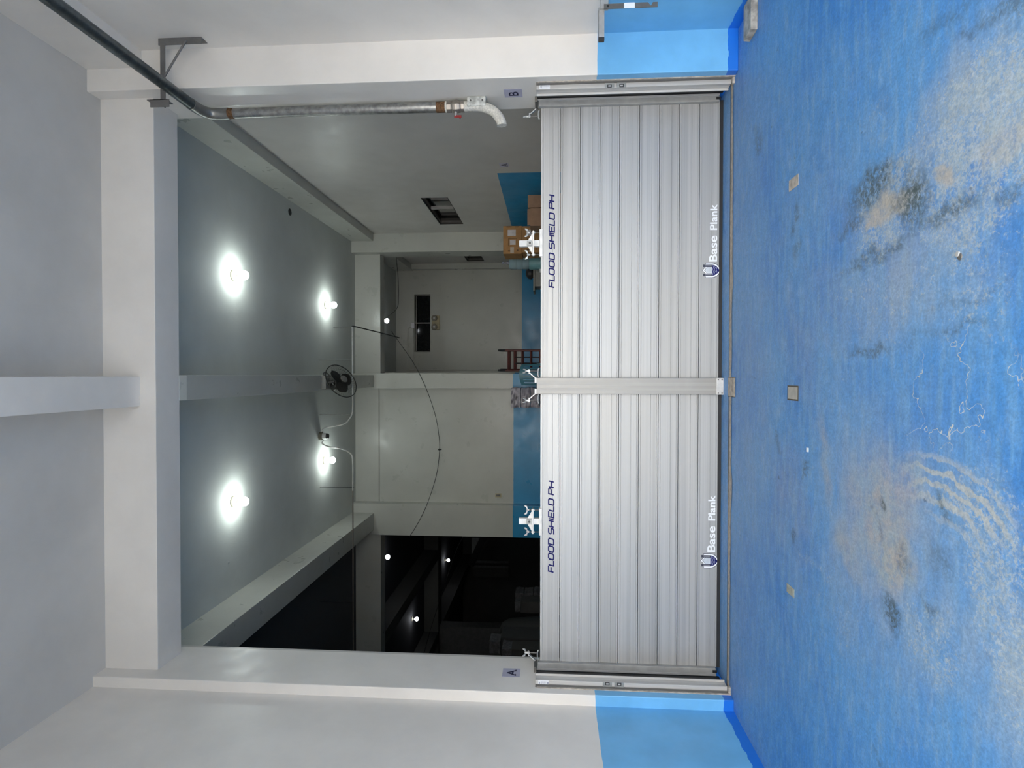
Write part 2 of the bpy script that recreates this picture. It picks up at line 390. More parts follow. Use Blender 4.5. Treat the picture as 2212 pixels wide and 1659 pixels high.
def wall_x(x0,x1,y0,y1,z0,z1,holes):             # wall across X with rectangular holes (y0,y1,z0,z1)
    mb = MB(); ys = sorted({y0,y1}|{h[0] for h in holes}|{h[1] for h in holes})
    for a, b in zip(ys, ys[1:]):
        hh = [h for h in holes if h[0] <= a+1e-6 and h[1] >= b-1e-6]
        if not hh: mb.box(x0,x1,a,b,z0,z1)
        else: mb.box(x0,x1,a,b,z0,hh[0][2]); mb.box(x0,x1,a,b,hh[0][3],z1)
    return mb
H1 = (9.75,11.5,3.30,3.76); H2 = (14.6,15.26,3.32,3.76)
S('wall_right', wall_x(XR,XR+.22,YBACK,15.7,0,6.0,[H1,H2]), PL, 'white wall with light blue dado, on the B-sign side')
S('wall_left', MB().box(XL-.3,XL,YBACK,YP,0,6.0), PL, 'white wall with light blue dado, on the A-sign side')
S('ceiling', MB().box(XL-.3,XR+.3,YBACK,5.4,ZO,6.1), CE, 'grey painted ceiling of the front bay')
S('ceiling_beam', MB().box(XL-.3,XR+.3,YBACK-.3,YBACK,3.5,6.1), PL, 'unseen header beam behind the viewer, added low to shade the upper room')  # unseen header, lowered so the lower walls get more of the daylight
S('ceiling_inside', MB().box(-3.3,XR+.22,5.5,15.9,ZC,6.0), CEI, 'grey painted ceiling of the lit inner room')
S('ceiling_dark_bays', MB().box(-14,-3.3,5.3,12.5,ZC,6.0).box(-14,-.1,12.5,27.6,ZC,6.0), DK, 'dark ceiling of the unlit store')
# pillars at the barrier
S('pillar', MB().box(XPR,XR+.1,YP,5.785,0,ZO+.1), PL, 'white and blue pillar carrying the B sign', .008)
S('pillar', MB().box(-3.25,XPL,YP,5.845,0,ZO+.1), PL, 'white and blue pillar carrying the A sign', .008)
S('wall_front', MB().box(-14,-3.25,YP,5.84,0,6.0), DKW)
S('ceiling_beam', MB().box(-3.1,XR+.05,5.333,5.689,5.294,6.0), PL, 'cream painted lintel beam over the barrier', .006)
# front bay beams
S('ceiling_beam', MB().box(-.301,-.018,YBACK,5.34,5.45,5.9), PL, 'shallow beam along the middle of the front ceiling', .006)
S('ceiling_beam', MB().box(2.783,XR+.05,YBACK,5.34,5.292,5.9), PL, 'beam along the front ceiling above the B-sign wall', .006)
# inner room beams
S('ceiling_beam', MB().box(-.262,-.006,5.68,12.2,5.292,5.9), PLI, 'beam along the middle of the inner ceiling', .006)
S('ceiling_beam', MB().box(2.783,XR+.05,5.68,12.2,5.292,5.9).box(2.783,XR+.05,12.68,15.7,5.292,5.9), PLI, 'beam along the inner ceiling above the louvred vent', .006)
S('ceiling_beam', MB().box(-3.246,-2.898,5.68,12.2,5.292,5.9), PLI, 'beam between the lit inner room and the dark bay', .006)
# back of the inner room
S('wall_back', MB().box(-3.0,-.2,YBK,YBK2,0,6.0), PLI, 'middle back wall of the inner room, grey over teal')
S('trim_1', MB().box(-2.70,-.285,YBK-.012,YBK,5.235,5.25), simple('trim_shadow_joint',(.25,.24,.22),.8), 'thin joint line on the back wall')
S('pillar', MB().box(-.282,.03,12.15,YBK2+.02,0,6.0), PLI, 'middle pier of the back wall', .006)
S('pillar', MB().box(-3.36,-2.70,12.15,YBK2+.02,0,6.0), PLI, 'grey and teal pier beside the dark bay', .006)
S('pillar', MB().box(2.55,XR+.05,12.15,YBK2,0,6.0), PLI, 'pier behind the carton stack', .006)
S('ceiling_beam', MB().box(.03,2.6,YBK,YBK2,5.212,6.0), PLI, 'lintel over the opening to the rear room', .006)
S('wall_rear', wall_x(0,1,0,1,0,1,[]), PLI) if False else None
mb = MB()
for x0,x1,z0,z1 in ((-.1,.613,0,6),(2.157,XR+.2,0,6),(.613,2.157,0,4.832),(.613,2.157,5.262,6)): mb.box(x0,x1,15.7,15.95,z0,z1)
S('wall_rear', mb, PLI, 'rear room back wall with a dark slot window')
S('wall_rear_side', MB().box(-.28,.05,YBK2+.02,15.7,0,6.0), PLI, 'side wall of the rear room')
S('pillar', MB().box(2.80,XR+.05,15.5,15.72,0,5.9), PLI, 'shallow corner pier of the rear room', .004)
# dark store
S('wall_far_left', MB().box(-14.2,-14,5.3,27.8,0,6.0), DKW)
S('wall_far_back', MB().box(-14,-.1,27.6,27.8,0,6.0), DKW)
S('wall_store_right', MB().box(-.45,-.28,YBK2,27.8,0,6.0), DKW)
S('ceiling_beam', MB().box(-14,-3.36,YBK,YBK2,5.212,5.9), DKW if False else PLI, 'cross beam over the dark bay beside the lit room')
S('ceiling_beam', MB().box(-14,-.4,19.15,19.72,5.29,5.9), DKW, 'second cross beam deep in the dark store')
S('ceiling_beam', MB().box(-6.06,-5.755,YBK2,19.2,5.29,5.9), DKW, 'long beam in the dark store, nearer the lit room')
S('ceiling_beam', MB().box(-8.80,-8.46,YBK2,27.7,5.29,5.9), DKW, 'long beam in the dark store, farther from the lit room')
S('pillar', MB().box(-9.35,-8.35,19.3,19.75,0,5.9), simple('dim_grey_paint',(.16,.16,.155),.6), 'grey pillar standing in the dark store')
S('pillar', MB().box(-5.2,-4.6,26.6,27.62,3.9,5.9), DKW)
# concrete strip where the barrier channel is let into the floor
mb = MB(); n_ = 40; xs = [XPL+(XPR-XPL)*i/n_ for i in range(n_+1)]
rr = random.Random(3); off = [rr.uniform(-.006,.012)+(.03 if i in (13,14,27) else 0) for i in range(n_+1)]
lo = [mb.bm.verts.new((x,5.30-off[i],.004)) for i,x in enumerate(xs)]; hi = [mb.bm.verts.new((x,5.365,.004)) for x in xs]
for i in range(n_): mb.bm.faces.new((lo[i],lo[i+1],hi[i+1],hi[i]))
S('trim_2', mb, CON, 'narrow bare concrete strip across the threshold')
S('trim_3', MB().box(XPL,XPR,5.366,5.376,0,.005), simple('gap_dirt',(.05,.055,.05),.9))
# mortar smears round the side channels
S('trim_4', MB().box(XPR-.008,XPR,5.255,5.30,0,1.70), CON); S('trim_5', MB().box(XPL,XPL+.008,5.255,5.30,0,1.70), CON)

# windows
def louvre(name, x, y0, y1, z0, z1, label, ym=None):
    w = thing(name, label, 'window', (x,y0,z0)); w['kind'] = 'structure'
    t = .03
    MB().box(x+.003,x+.20,y0,y1,z0,z0+.012).box(x+.003,x+.20,y0,y1,z1-.012,z1).box(x+.003,x+.20,y0,y0+.012,z0,z1).box(x+.003,x+.20,y1-.012,y1,z0,z1).build('shade_liner', simple('shaded_jamb',(.035,.03,.025),.7), w)  # dark liner added over the white reveal, recess shade as colour
    MB().box(x+.03,x+.07,y0,y1,z0,z0+t).box(x+.03,x+.07,y0,y1,z1-t,z1).box(x+.03,x+.07,y0,y0+t,z0,z1).box(x+.03,x+.07,y1-t,y1,z0,z1).build('window_frame', simple('window_frame_metal',(.12,.11,.10),.4,.5), w)
    if ym: MB().box(x+.02,x+.07,ym-.02,ym+.02,z0+t,z1-t).build('mullion', simple('window_mullion',(.40,.38,.36),.4,.5), w)
    MB().box(x+.12,x+.13,y0,y1,z0,z1).build('pane', PANE, w)
    MB().box(x+.2,x+.22,y0-.05,y1+.05,z0-.05,z1+.05).build('back_board', simple('brown_board',(.05,.04,.03),.8), w)
louvre('window_1', XR, *H1, 'dark two-pane vent high in the wall above the cartons', 10.5)
louvre('window_2', XR, *H2, 'small dark vent in the side wall of the rear room')
w = thing('window_3', 'long black slot window with a middle bar in the rear room', 'window', (.613,15.7,4.832)); w['kind'] = 'structure'
fm = simple('window_frame_light',(.22,.21,.19),.4,.4)
MB().box(.625,2.145,15.78,15.80,5.215,5.232).box(.625,.64,15.78,15.8,4.84,5.25).box(2.13,2.145,15.78,15.8,4.84,5.25).build('window_frame', fm, w)
MB().box(1.385,1.405,15.76,15.79,4.832,5.262).build('mullion', simple('window_mullion',(.40,.38,.36),.4,.5), w)
MB().box(.613,2.157,15.86,15.87,4.832,5.262).build('pane', PANE, w)
MB().box(.5,2.3,15.94,15.96,4.7,5.4).build('back_board', BLK, w)

# ------------------------------------------------------------------ lettering
def ribbon(mb, pts, w, T, closed=False):
    pts = [Vector((p[0],p[1])) for p in pts]; n = len(pts); L = []; R = []
    for i in range(n):
        if closed: a, b, c = pts[i-1], pts[i], pts[(i+1)%n]
        else: a, b, c = pts[max(i-1,0)], pts[i], pts[min(i+1,n-1)]
        d1 = (b-a) if (b-a).length > 1e-6 else (c-b); d2 = (c-b) if (c-b).length > 1e-6 else d1
        d1 = d1.normalized(); d2 = d2.normalized(); n1 = Vector((-d1.y,d1.x)); n2 = Vector((-d2.y,d2.x)); m = n1+n2
        m = m/ max(.5, m.dot(n1)) if m.length > 1e-6 else n1
        L.append(mb.bm.verts.new(T(b+m*w/2))); R.append(mb.bm.verts.new(T(b-m*w/2)))
    for i in range(n if closed else n-1):
        j = (i+1) % n; mb.bm.faces.new((L[i],R[i],R[j],L[j]))
c_ = .16
GL = {'F': ([[(0,0),(0,1),(.78,1)],[(0,.5),(.66,.5)]], .90), 'L': ([[(0,1),(0,0),(.72,0)]], .84),
      'O': ([[(c_,0),(.8-c_,0),(.8,c_),(.8,1-c_),(.8-c_,1),(c_,1),(0,1-c_),(0,c_),(c_,0)]], 1.06),
      'D': ([[(0,0),(.8-c_,0),(.8,c_),(.8,1-c_),(.8-c_,1),(0,1),(0,0)]], 1.06),
      'S': ([[(0,0),(.8-c_,0),(.8,c_),(.8,.5-c_/2),(.8-c_,.5),(c_,.5),(0,.5+c_/2),(0,1-c_),(c_,1),(.8,1)]], 1.04),
      'H': ([[(0,0),(0,1)],[(.8,0),(.8,1)],[(0,.5),(.8,.5)]], 1.06), 'I': ([[(0,0),(0,1)]], .28),
      'E': ([[(.76,0),(0,0),(0,1),(.76,1)],[(0,.5),(.66,.5)]], .92), 'P': ([[(0,0),(0,1),(.8-c_,1),(.8,1-c_),(.8,.5+c_),(.8-c_,.5),(0,.5)]], 1.0),
      ' ': ([], .42)}
def tech_text(txt, x, z, y, width, h, parent, m):
    tot = sum(GL[c][1] for c in txt)-.26; s = width/tot; mb = MB(); cx = 0; k = 0
    for c in txt:
        for st in GL[c][0]:
            k += 1
            ribbon(mb, [(cx+p[0], p[1]*.84+.08) for p in st], .205, lambda q: Vector((x+(q.x+(q.y-.5)*.22*h/s*1.0)*s, y-.00012*(k%3)-.0015, z+q.y*h)))
        cx += GL[c][1]
    return mb.build('lettering', m, parent)
def font_mesh(txt, size, bold, m, xf, parent, name='lettering'):
    cu = bpy.data.curves.new('t','FONT'); cu.body = txt; cu.size = size; cu.offset = bold; cu.extrude = 0
    ob = bpy.data.objects.new('t', cu); COL.objects.link(ob)
    dg = bpy.context.evaluated_depsgraph_get(); dg.update()
    me = bpy.data.meshes.new_from_object(ob.evaluated_get(dg)); bpy.data.objects.remove(ob, do_unlink=True)
    for v in me.vertices: v.co = xf(v.co)
    me.materials.clear(); me.materials.append(m); me.name = name
    o = bpy.data.objects.new(name, me); COL.objects.link(o)
    if parent is not None: attach(o, parent)
    return o
def fit_text(txt, x, z, w, h, y, parent):
    o = font_mesh(txt, 1., .018, WHT, lambda c: c.copy(), None)
    xs_ = [v.co.x for v in o.data.vertices]; zs_ = [v.co.y for v in o.data.vertices]; a, b, c, d = min(xs_), max(xs_), min(zs_), max(zs_)
    for v in o.data.vertices: v.co = Vector((x+(v.co.x-a)/(b-a)*w, y, z+(v.co.y-c)/(d-c)*h))
    attach(o, parent)
def emblem(x, z, w, h, y, parent):   # shield: two towers, roof chevron, waves
    T = lambda px, pz: (x+px*w/2, z+pz*h)
    def poly(pts, m, name, dy):
        mb = MB(); v = [mb.bm.verts.new((*[T(*p)[0]], y-dy, T(*p)[1])) for p in pts]; mb.bm.faces.new(v); return mb.build(name, m, e)
    e = thing('emblem', None, None, (x,y,z)); attach(e, parent); e.location = Vector((x,y,z))-wloc(parent)
    def shield(k, top=1.): 
        pts = [(-k,.86*top)]; 
        for i in range(9):
            t = i/8; pts.append((-k*cos(t*pi/2)**.8, .48-(.48-(1-k)*.5)*sin(t*pi/2)**1.15))
        return pts + [(-p[0],p[1]) for p in pts[::-1][1:]]
    poly(shield(1.0), INK, 'outline', .0010)
    poly(shield(.93,.975), WHT, 'border', .0014)
    poly(shield(.74,.955), INK, 'inner_outline', .0018)
    poly([(-.70,.46),(.70,.46),(.66,.32),(.45,.17),(.05,.04),(-.1,.04),(-.45,.17),(-.66,.32)], NAVY, 'water', .0022)
    mb = MB()
    for j, zz in enumerate((.40,.30,.20)):
        pts = [(-.66+.12*j+ i*(1.32-.24*j)/14, zz+.022*sin(i*.95)) for i in range(15)]
        ribbon(mb, pts, .018, lambda q: Vector((x+q.x*w/2, y-.0026, z+q.y*h)))
    mb.build('waves', simple('pale_wave_print',(.42,.45,.62),.5,var=.02), e)
    poly([(-.42,.46),(.42,.46),(.42,.78),(0,.87),(-.42,.78)], simple('silver_print',(.62,.66,.70),.35,.4), 'centre_field', .0024)
    for sx in (-1,1):
        poly([(sx*.72,.47),(sx*.44,.47),(sx*.44,.93),(sx*.72,.93)], INK, 'tower', .0028)
        poly([(sx*.64,.49),(sx*.52,.49),(sx*.52,.86),(sx*.64,.86)], simple('tower_grey_print',(.22,.23,.27),.5,var=.02), 'tower_face', .0032)
        poly([(sx*.76,.90),(sx*.42,.90),(sx*.42,.99),(sx*.76,.99)], INK, 'battlement', .0034)
    mb = MB(); ribbon(mb, [(-.44,.80),(0,.98),(.44,.80)], .13, lambda q: Vector((x+q.x*w/2, y-.0026, z+q.y*h))); mb.build('roof_outline', INK, e)
    mb = MB(); ribbon(mb, [(-.42,.80),(0,.98),(.42,.80)], .08, lambda q: Vector((x+q.x*w/2, y-.0036, z+q.y*h))); mb.build('roof', WHT, e)

# ------------------------------------------------------------------ flood barrier
NP, Z0, ZT = 9, .030, 1.680
PH = (ZT-Z0)/NP
bays = [(-.03, 2.535, 'B-sign bay', 'planks of the barrier bay on the B-sign side'), (-2.735,-.175,'A-sign bay','planks of the barrier bay on the A-sign side')]
ords = ['bottom','second','third','fourth','fifth','sixth','seventh','eighth','top']
for x0, x1, side, grp in bays:
    for k in range(NP):
        za, zb = Z0+k*PH, Z0+(k+1)*PH-.0055
        prof = [(0,za),(0,za+.012),(.002,za+.014),(0,za+.016),(0,za+PH*.36),(.0015,za+PH*.37),(0,za+PH*.38),(0,zb-.020),(.002,zb-.018),(0,zb-.016),(0,zb),(.046,zb),(.046,za)]
        mb = MB(); mb.prism([(p[0],p[1]) for p in prof], (x0,YB,0), (0,1,0), (0,0,1), (1,0,0), x1-x0)
        o = mb.build('flood_plank', ALU)
        extra = {0:', with white lettering', NP-1:', with navy lettering'}.get(k, ' from the floor')
        tag(o, ('aluminium flood plank, %s of the stack in the %s' % (ords[k], side)) + extra, 'flood barrier plank', grp)
        if k == NP-1:
            a = .832 if x0 > -1 else -1.872
            tech_text('FLOOD SHIELD PH', a, 1.547, YB, .86, .058, o, NAVY)
            MB().box(x0,x1,YB-.001,YB+.047,zb,zb+.004).build('top_edge', STW, o)
        if k == 0:
            MB().box(x0,x1,YB-.006,YB+.05,.0,Z0-.001).build('rubber_seal', RUB, o)
            bx, ex = (1.052,.972) if x0 > -1 else (-1.651,-1.735)
            y = YB-.0015
            fit_text('Base', bx, .046, .240, .073, y, o); fit_text('Plank', bx+.293, .047, .237, .066, y, o)
            emblem(ex, .020, .14, .155, YB-.0004, o)
# middle post
mp = thing('barrier_post', 'upright aluminium post joining the two flood barrier bays', 'post', (-.103,5.585,0))
MB().box(-.179,-.027,5.565,5.615,.012,1.715).build('post_body', ALF, mp, .004)
fp = MB().box(-.180,-.026,5.548,5.565,.0,.062).build('foot_plate', STW, mp, .003)
for x in (-.165,-.041):
    for z in (.014,.048): MB().lathe((x,5.548,z),(0,-1,0),[(.006,0),(.006,.004),(.003,.005)],10).build('bolt', STD, fp)
# floor socket in the strip below it
fs = thing('floor_socket', 'small concrete-filled socket in the floor strip below the middle post', 'floor socket', (-.1,5.29,0))
MB().box(-.187,-.021,5.205,5.385,0,.008).build('socket_cover', CON, fs, .004)
MB().box(-.19,-.018,5.2,5.39,0,.005).build('socket_rim', simple('rust_rim',(.06,.045,.035),.9), fs)

# side channels
def channel(sg, xw, label, y_off=0.):
    c = thing('side_channel', label, 'barrier channel', (xw,5.5,0)); X = lambda d: xw - sg*d
    def bx(mb, d0,d1,y0,y1,z0,z1): a,b = sorted((X(d0),X(d1))); return mb.box(a,b,y0+y_off,y1+y_off,z0,z1)
    H = 1.715
    bx(bx(MB(),0,.048,5.305,5.345,.02,H),0,.048,5.345,5.385,.02,H).build('front_flange', ALB, c, .002)
    bx(MB(),.0,.004,5.40,5.575,.02,H).build('slot_shade', BLK, c)  # black sheet stands for the shaded depth of the slot
    bx(MB(),0,.030,5.398,5.41,.02,H).build('side_web', ALD, c, .002)
    bx(MB(),0,.065,5.386,5.398,.02,H).build('inner_lip', ALB, c, .002)
    bx(MB(),0,.012,5.27,5.305,.01,H).build('wall_flange', ALD, c, .002)
    bx(MB(),0,.05,5.53,5.69,H-.004,H+.02).build('back_cap', ALD, c, .002)
    ps = bx(MB(),.018,.075,5.575,5.616,.045,1.70).build('end_post', simple('end_post_aluminium',(.33,.33,.32),.5,.2,.08), c, .003)
    bx(MB(),.010,.024,5.562,5.575,.045,1.71).build('post_lip', ALB, c)
    bx(MB(),.035,.060,5.572,5.577,.035,.075).build('drain_hole', BLK, c)
    bx(MB(),-.0,.06,5.27,5.30,.0,.02).build('base_mortar', CON, c)
    for z0, z1 in ((1.030,1.112),(.925,1.007)):
        s = bx(MB(),.0,.052,5.298,5.305,z0,z1).build('locking_socket', GRY, c, .003)
        bx(MB(),.028,.052,5.295,5.298,z0+.022,z1-.022).build('keyhole', BLK, s)
        bx(MB(),.034,.046,5.293,5.296,z0+.030,z1-.030).build('latch', STW, s)
    st = bx(MB(),.003,.046,5.303,5.3049,1.595,1.690).build('sticker', STK, c)
    if sg > 0:
        y = 5.3025+y_off; mb = MB()
        for d in (.012,.024,.036): mb.box(X(d)-.001,X(d)+.001,y-.0002,y,1.60,1.672)
        for k in range(8):
            t = k/7; w_ = .014*(1-t); mb.box(X(.024)-w_,X(.024)+w_,y-.0002,y,1.668+.012*t,1.670+.012*t)
        mb.build('printed_mark', STI, st)
    else:
        y = 5.3025+y_off; mb = MB()
        mb.lathe((X(.024),y,1.604),(0,-1,0),[(.009,0),(.009,.0003)],12)
        mb.box(X(.024)-.009,X(.024)+.009,y-.0003,y,1.672,1.683)
        for k in range(9): mb.box(X(.037)+0,X(.012 if k%3 else .02),y-.0003,y,1.620+k*.005,1.6218+k*.005) if X(.037)<X(.012) else mb.box(X(.012 if k%3 else .02),X(.037),y-.0003,y,1.620+k*.005,1.6218+k*.005)
        mb.build('printed_mark', STI, st)
    return c
channel(1, XPR, 'aluminium barrier channel fixed to the B-sign pillar')
channel(-1, XPL, 'aluminium barrier channel fixed to the A-sign pillar')

# clamps over the planks
def wing(mb_name, x, y, z, parent, ang=0., s=1.):
    w = MB(); w.lathe((x,y,z-.006),(0,0,1),[(.010*s,0),(.010*s,.020*s),(.007*s,.026*s)],12)
    for sg in (-1,1):
        rings = []
        for t, r in ((0,.005),(.35,.007),(.7,.014),(.9,.014),(1,.006)):
            p = Vector((x+sg*cos(ang)*(.008+.036*t)*s, y+sg*sin(ang)*(.008+.036*t)*s, z+(.010+.022*t)*s))
            rings.append(w.ring(p, Vector((-sin(ang)*.3,cos(ang)*.3,0)), Vector((0,0,1)), r*s, 10))
        w.skin(rings)
    return w.build('wing_nut', STW, parent, smooth=True)
def holddown(xc, label):
    c = thing('hold_down_clamp', label, 'clamp', (xc,YB+.02,ZT)); y = YB+.005
    MB().box(xc-.128,xc+.128,YB-.012,YB-.004,ZT-.018,ZT+.012).box(xc-.128,xc+.128,YB-.004,YB+.052,ZT+.002,ZT+.012).box(xc-.128,xc+.128,YB+.050,YB+.056,ZT-.034,ZT+.012).build('cap_channel', STW, c, .002)
    MB().box(xc-.029,xc+.029,y,y+.045,ZT+.012,ZT+.205).build('box_post', simple('satin_white_steel',(.74,.74,.72),.5,.1), c, .003)
    MB().box(xc-.120,xc+.120,y-.012,y+.05,ZT+.062,ZT+.078).build('cross_bar', STW, c, .003)
    for sg in (-1,1):
        MB().prism([(0,0),(.070,0),(0,.044)], (xc+sg*.029,y+.01,ZT+.078),(sg,0,0),(0,0,1),(0,1,0),.006).build('gusset', STW, c)
        MB().tube([(xc+sg*.105,y+.02,ZT+.006),(xc+sg*.105,y+.02,ZT+.115)],.0045,8).build('rod', STD, c)
        MB().lathe((xc+sg*.105,y+.02,ZT+.055),(0,0,1),[(.011,0),(.011,.03)],6).build('nut', STW, c)
        wing('w', xc+sg*.105, y+.02, ZT+.112, c, .25*sg)
    p = MB().box(xc-.020,xc+.020,y-.014,y-.001,ZT+.078,ZT+.130).build('lock_plate', GRY, c, .002)
    MB().lathe((xc,y-.014,ZT+.103),(0,-1,0),[(.011,0),(.011,.006),(.006,.009)],6).build('lock_bolt', STD, p)
holddown(at(1165,525,'Y',YB).x, 'white steel hold-down clamp on the plank tops in the B-sign bay, below the cartons')
holddown(at(1165,1127,'Y',YB).x, 'white steel hold-down clamp on the plank tops in the A-sign bay, by the dark bay')
def edge_clamp(x, sg, label, block=True):     # sg = direction the foot reaches
    c = thing('edge_clamp', label, 'clamp', (x,YB+.01,1.70)); y = YB-.01
    if block: MB().box(*sorted((x-sg*.045,x+sg*.004)),y-.03,y+.04,1.690,1.735).build('block', STW, c, .003)
    MB().bar((x,y,1.725),(x+sg*.052,y,1.785),.008,.03,(0,1,0)).build('strap', STW, c)
    MB().bar((x+sg*.040,y,1.788),(x+sg*.085,y,1.788),.03,.007,(0,0,1)).build('strap_end', STW, c)
    MB().tube([(x+sg*.068,y,1.70),(x+sg*.068,y,1.825)],.0055,8).build('rod', STD, c)
    MB().lathe((x+sg*.068,y,1.778),(0,0,1),[(.013,0),(.013,.024)],6).build('nut', STW, c)
    wing('w', x+sg*.068, y, 1.806, c, 1.1)
    MB().tube(cat_curve([(x+sg*.012,y,1.696),(x+sg*.03,y,1.703),(x+sg*.075,y,1.703),(x+sg*.095,y,1.693)],5),.006,8).build('foot', STW, c)
edge_clamp(2.50,-1,'wing-nut clamp at the plank end next to the B-sign pillar',False)
edge_clamp(-2.72,1,'wing-nut clamp at the plank end next to the A-sign pillar',False)
edge_clamp(-.031,1,'wing-nut clamp on the middle post reaching toward the B-sign bay')
edge_clamp(-.175,-1,'wing-nut clamp on the middle post reaching toward the A-sign bay')

# ------------------------------------------------------------------ water pipe
px, py, pz, pr_ = 2.515, 5.545, 4.90, .047
wp = thing('water_pipe', 'galvanised water pipe running overhead and down the B-sign pillar to a hose end', 'pipe', (px,py,2.1))
DPK = simple('shaded_galvanised_pipe',(.10,.115,.12),.35,.7,.25,15)  # overhead run: shadow on its underside put into a darker steel
MB().tube([(px-.03,.6,pz+.02),(px-.02,5.30,pz)],pr_*1.04,18).build('overhead_run', DPK, wp, smooth=True)
MB().tube(cat_curve([(px-.02,5.28,pz),(px-.015,5.42,pz-.005),(px-.008,5.515,pz-.045),(px-.002,5.545,pz-.13),(px,5.545,pz-.22)],6),pr_*1.12,18).build('elbow', simple('elbow_steel',(.27,.27,.26),.4,.7), wp, smooth=True)
MB().tube([(px,py,pz-.2),(px,py,2.62)],pr_,20).build('riser', STP, wp, smooth=True)
MB().tube([(px,py,4.70),(px,py,4.63)],pr_*1.03,18).build('rust_band', simple('rusty_thread',(.16,.085,.04),.8,.3,.4,60), wp, smooth=True)
MB().tube([(px,py,2.66),(px,py,2.57)],pr_*1.04,18).build('threaded_end', simple('rusty_thread',(.16,.085,.04),.8,.3,.4,60), wp, smooth=True)
MB().tube([(px,py,2.575),(px,py,2.56)],pr_*1.06,18).build('tape_ring', HOSE, wp, smooth=True)
v = MB().lathe((px,py,2.56),(0,0,-1),[(.055,0),(.055,.04),(.050,.042),(.050,.05),(.058,.055),(.062,.08),(.062,.10),(.056,.125),(.052,.13),(.055,.135),(.055,.165)],8).build('ball_valve', simple('valve_body_metal',(.33,.30,.27),.4,.7,.2), wp, .003)
MB().tube([(px-.05,py-.01,2.475),(px-.095,py-.01,2.475)],.012,8).build('valve_stem', STW, v)
MB().bar((px-.095,py-.01,2.49),(px-.10,py-.02,2.42),.022,.012).bar((px-.085,py-.01,2.475),(px-.115,py-.02,2.43),.018,.01).build('valve_handle', REDV, v, .003)
MB().tube(cat_curve([(px,py,2.40),(px,py,2.30),(px-.01,py,2.22),(px-.05,py-.01,2.13),(px-.11,py-.02,2.075),(px-.17,py-.03,2.045),(px-.20,py-.03,2.04)],6),.046,16,rads=None).build('hose_end', HOSE, wp, smooth=True)
cl = MB().box(px-.02,XPR-.002,py-.055,py+.06,2.19,2.365).build('clamp_block', simple('painted_clamp',(.50,.51,.48),.5,.2,.35,25), wp, .004)
for z in (2.22,2.33): MB().lathe((px+.03,py-.055,z),(0,-1,0),[(.008,0),(.008,.008)],6).build('clamp_bolt', STD, cl)

# steel bracket carrying the pipe
br = thing('pipe_bracket', 'grey steel angle bracket on the wall holding up the overhead pipe', 'bracket', (XR,5.0,4.66))
BS = simple('grey_primed_steel',(.15,.145,.14),.5,.2)
ya = 5.0; xa = 2.36
MB().box(xa,XR-.02,ya-.003,ya+.003,4.950,4.995).box(xa,XR-.02,ya,ya+.06,4.989,4.995).build('arm', BS, br)
MB().box(XR-.008,XR-.001,ya-.004,ya+.09,4.62,5.01).box(XR-.06,XR-.008,ya-.004,ya+.003,4.62,5.01).build('wall_leg', BS, br)
MB().tube([(XR-.03,ya-.012,4.75),(xa+.20,ya-.012,4.975)],.009,8).build('brace', BS, br)
MB().box(xa-.03,xa+.036,ya-.03,ya-.022,4.90,5.07).box(xa+.030,xa+.036,ya-.03,ya+.06,4.92,5.10).build('end_angle', BS, br)
for z in (4.70,4.80,4.88): MB().lathe((XR-.01,ya+.05,z),(-1,0,0),[(.011,0),(.011,.012)],6).build('bolt', STD, br)

# storage arm on the near wall with a hook strap
ar = thing('storage_bracket', 'grey steel arm sticking out of the near wall with a notched hanging strap', 'bracket', (XR,4.6,1.2))
MB().box(2.575,2.80,4.59,4.61,1.178,1.222).box(2.575,2.80,4.59,4.64,1.218,1.222).build('outer_arm', simple('arm_steel',(.42,.42,.41),.45,.5), ar, .002)
MB().box(2.78,XR-.002,4.56,4.60,1.150,1.21).build('inner_arm', simple('arm_steel',(.42,.42,.41),.45,.5), ar, .002)
MB().box(2.552,2.576,4.585,4.62,1.178,1.222).build('end_cap', BLK, ar, .002)
zz = [1.18,.775]
sx0, sx1 = 2.765, 2.803
MB().prism([(0,0),(.038,.0),(.038,.035),(.012,.05),(.038,.072),(.038,.40),(0,.40)],(sx0,4.552,.785),(1,0,0),(0,0,1),(0,1,0),.005).build('hook_strap', STD, ar)
MB().box(sx0-.001,sx1+.001,4.549,4.552,.955,1.035).build('strap_label', STK, ar)
MB().lathe((sx0+.02,4.552,1.155),(0,-1,0),[(.009,0),(.009,.006)],6).build('strap_bolt', BLK, ar)
# concrete kerb block by the wall
kb = MB().prism([(4.705,0),(4.705,.052),(4.875,.055),(4.885,0)],(2.66,0,0),(0,1,0),(0,0,1),(1,0,0),XR-2.665)
tag(kb.build('kerb_block', simple('stained_concrete',(.36,.34,.30),.85,0,.4,14), bevel=.006), 'low rough concrete block on the blue floor against the near wall', 'concrete block')

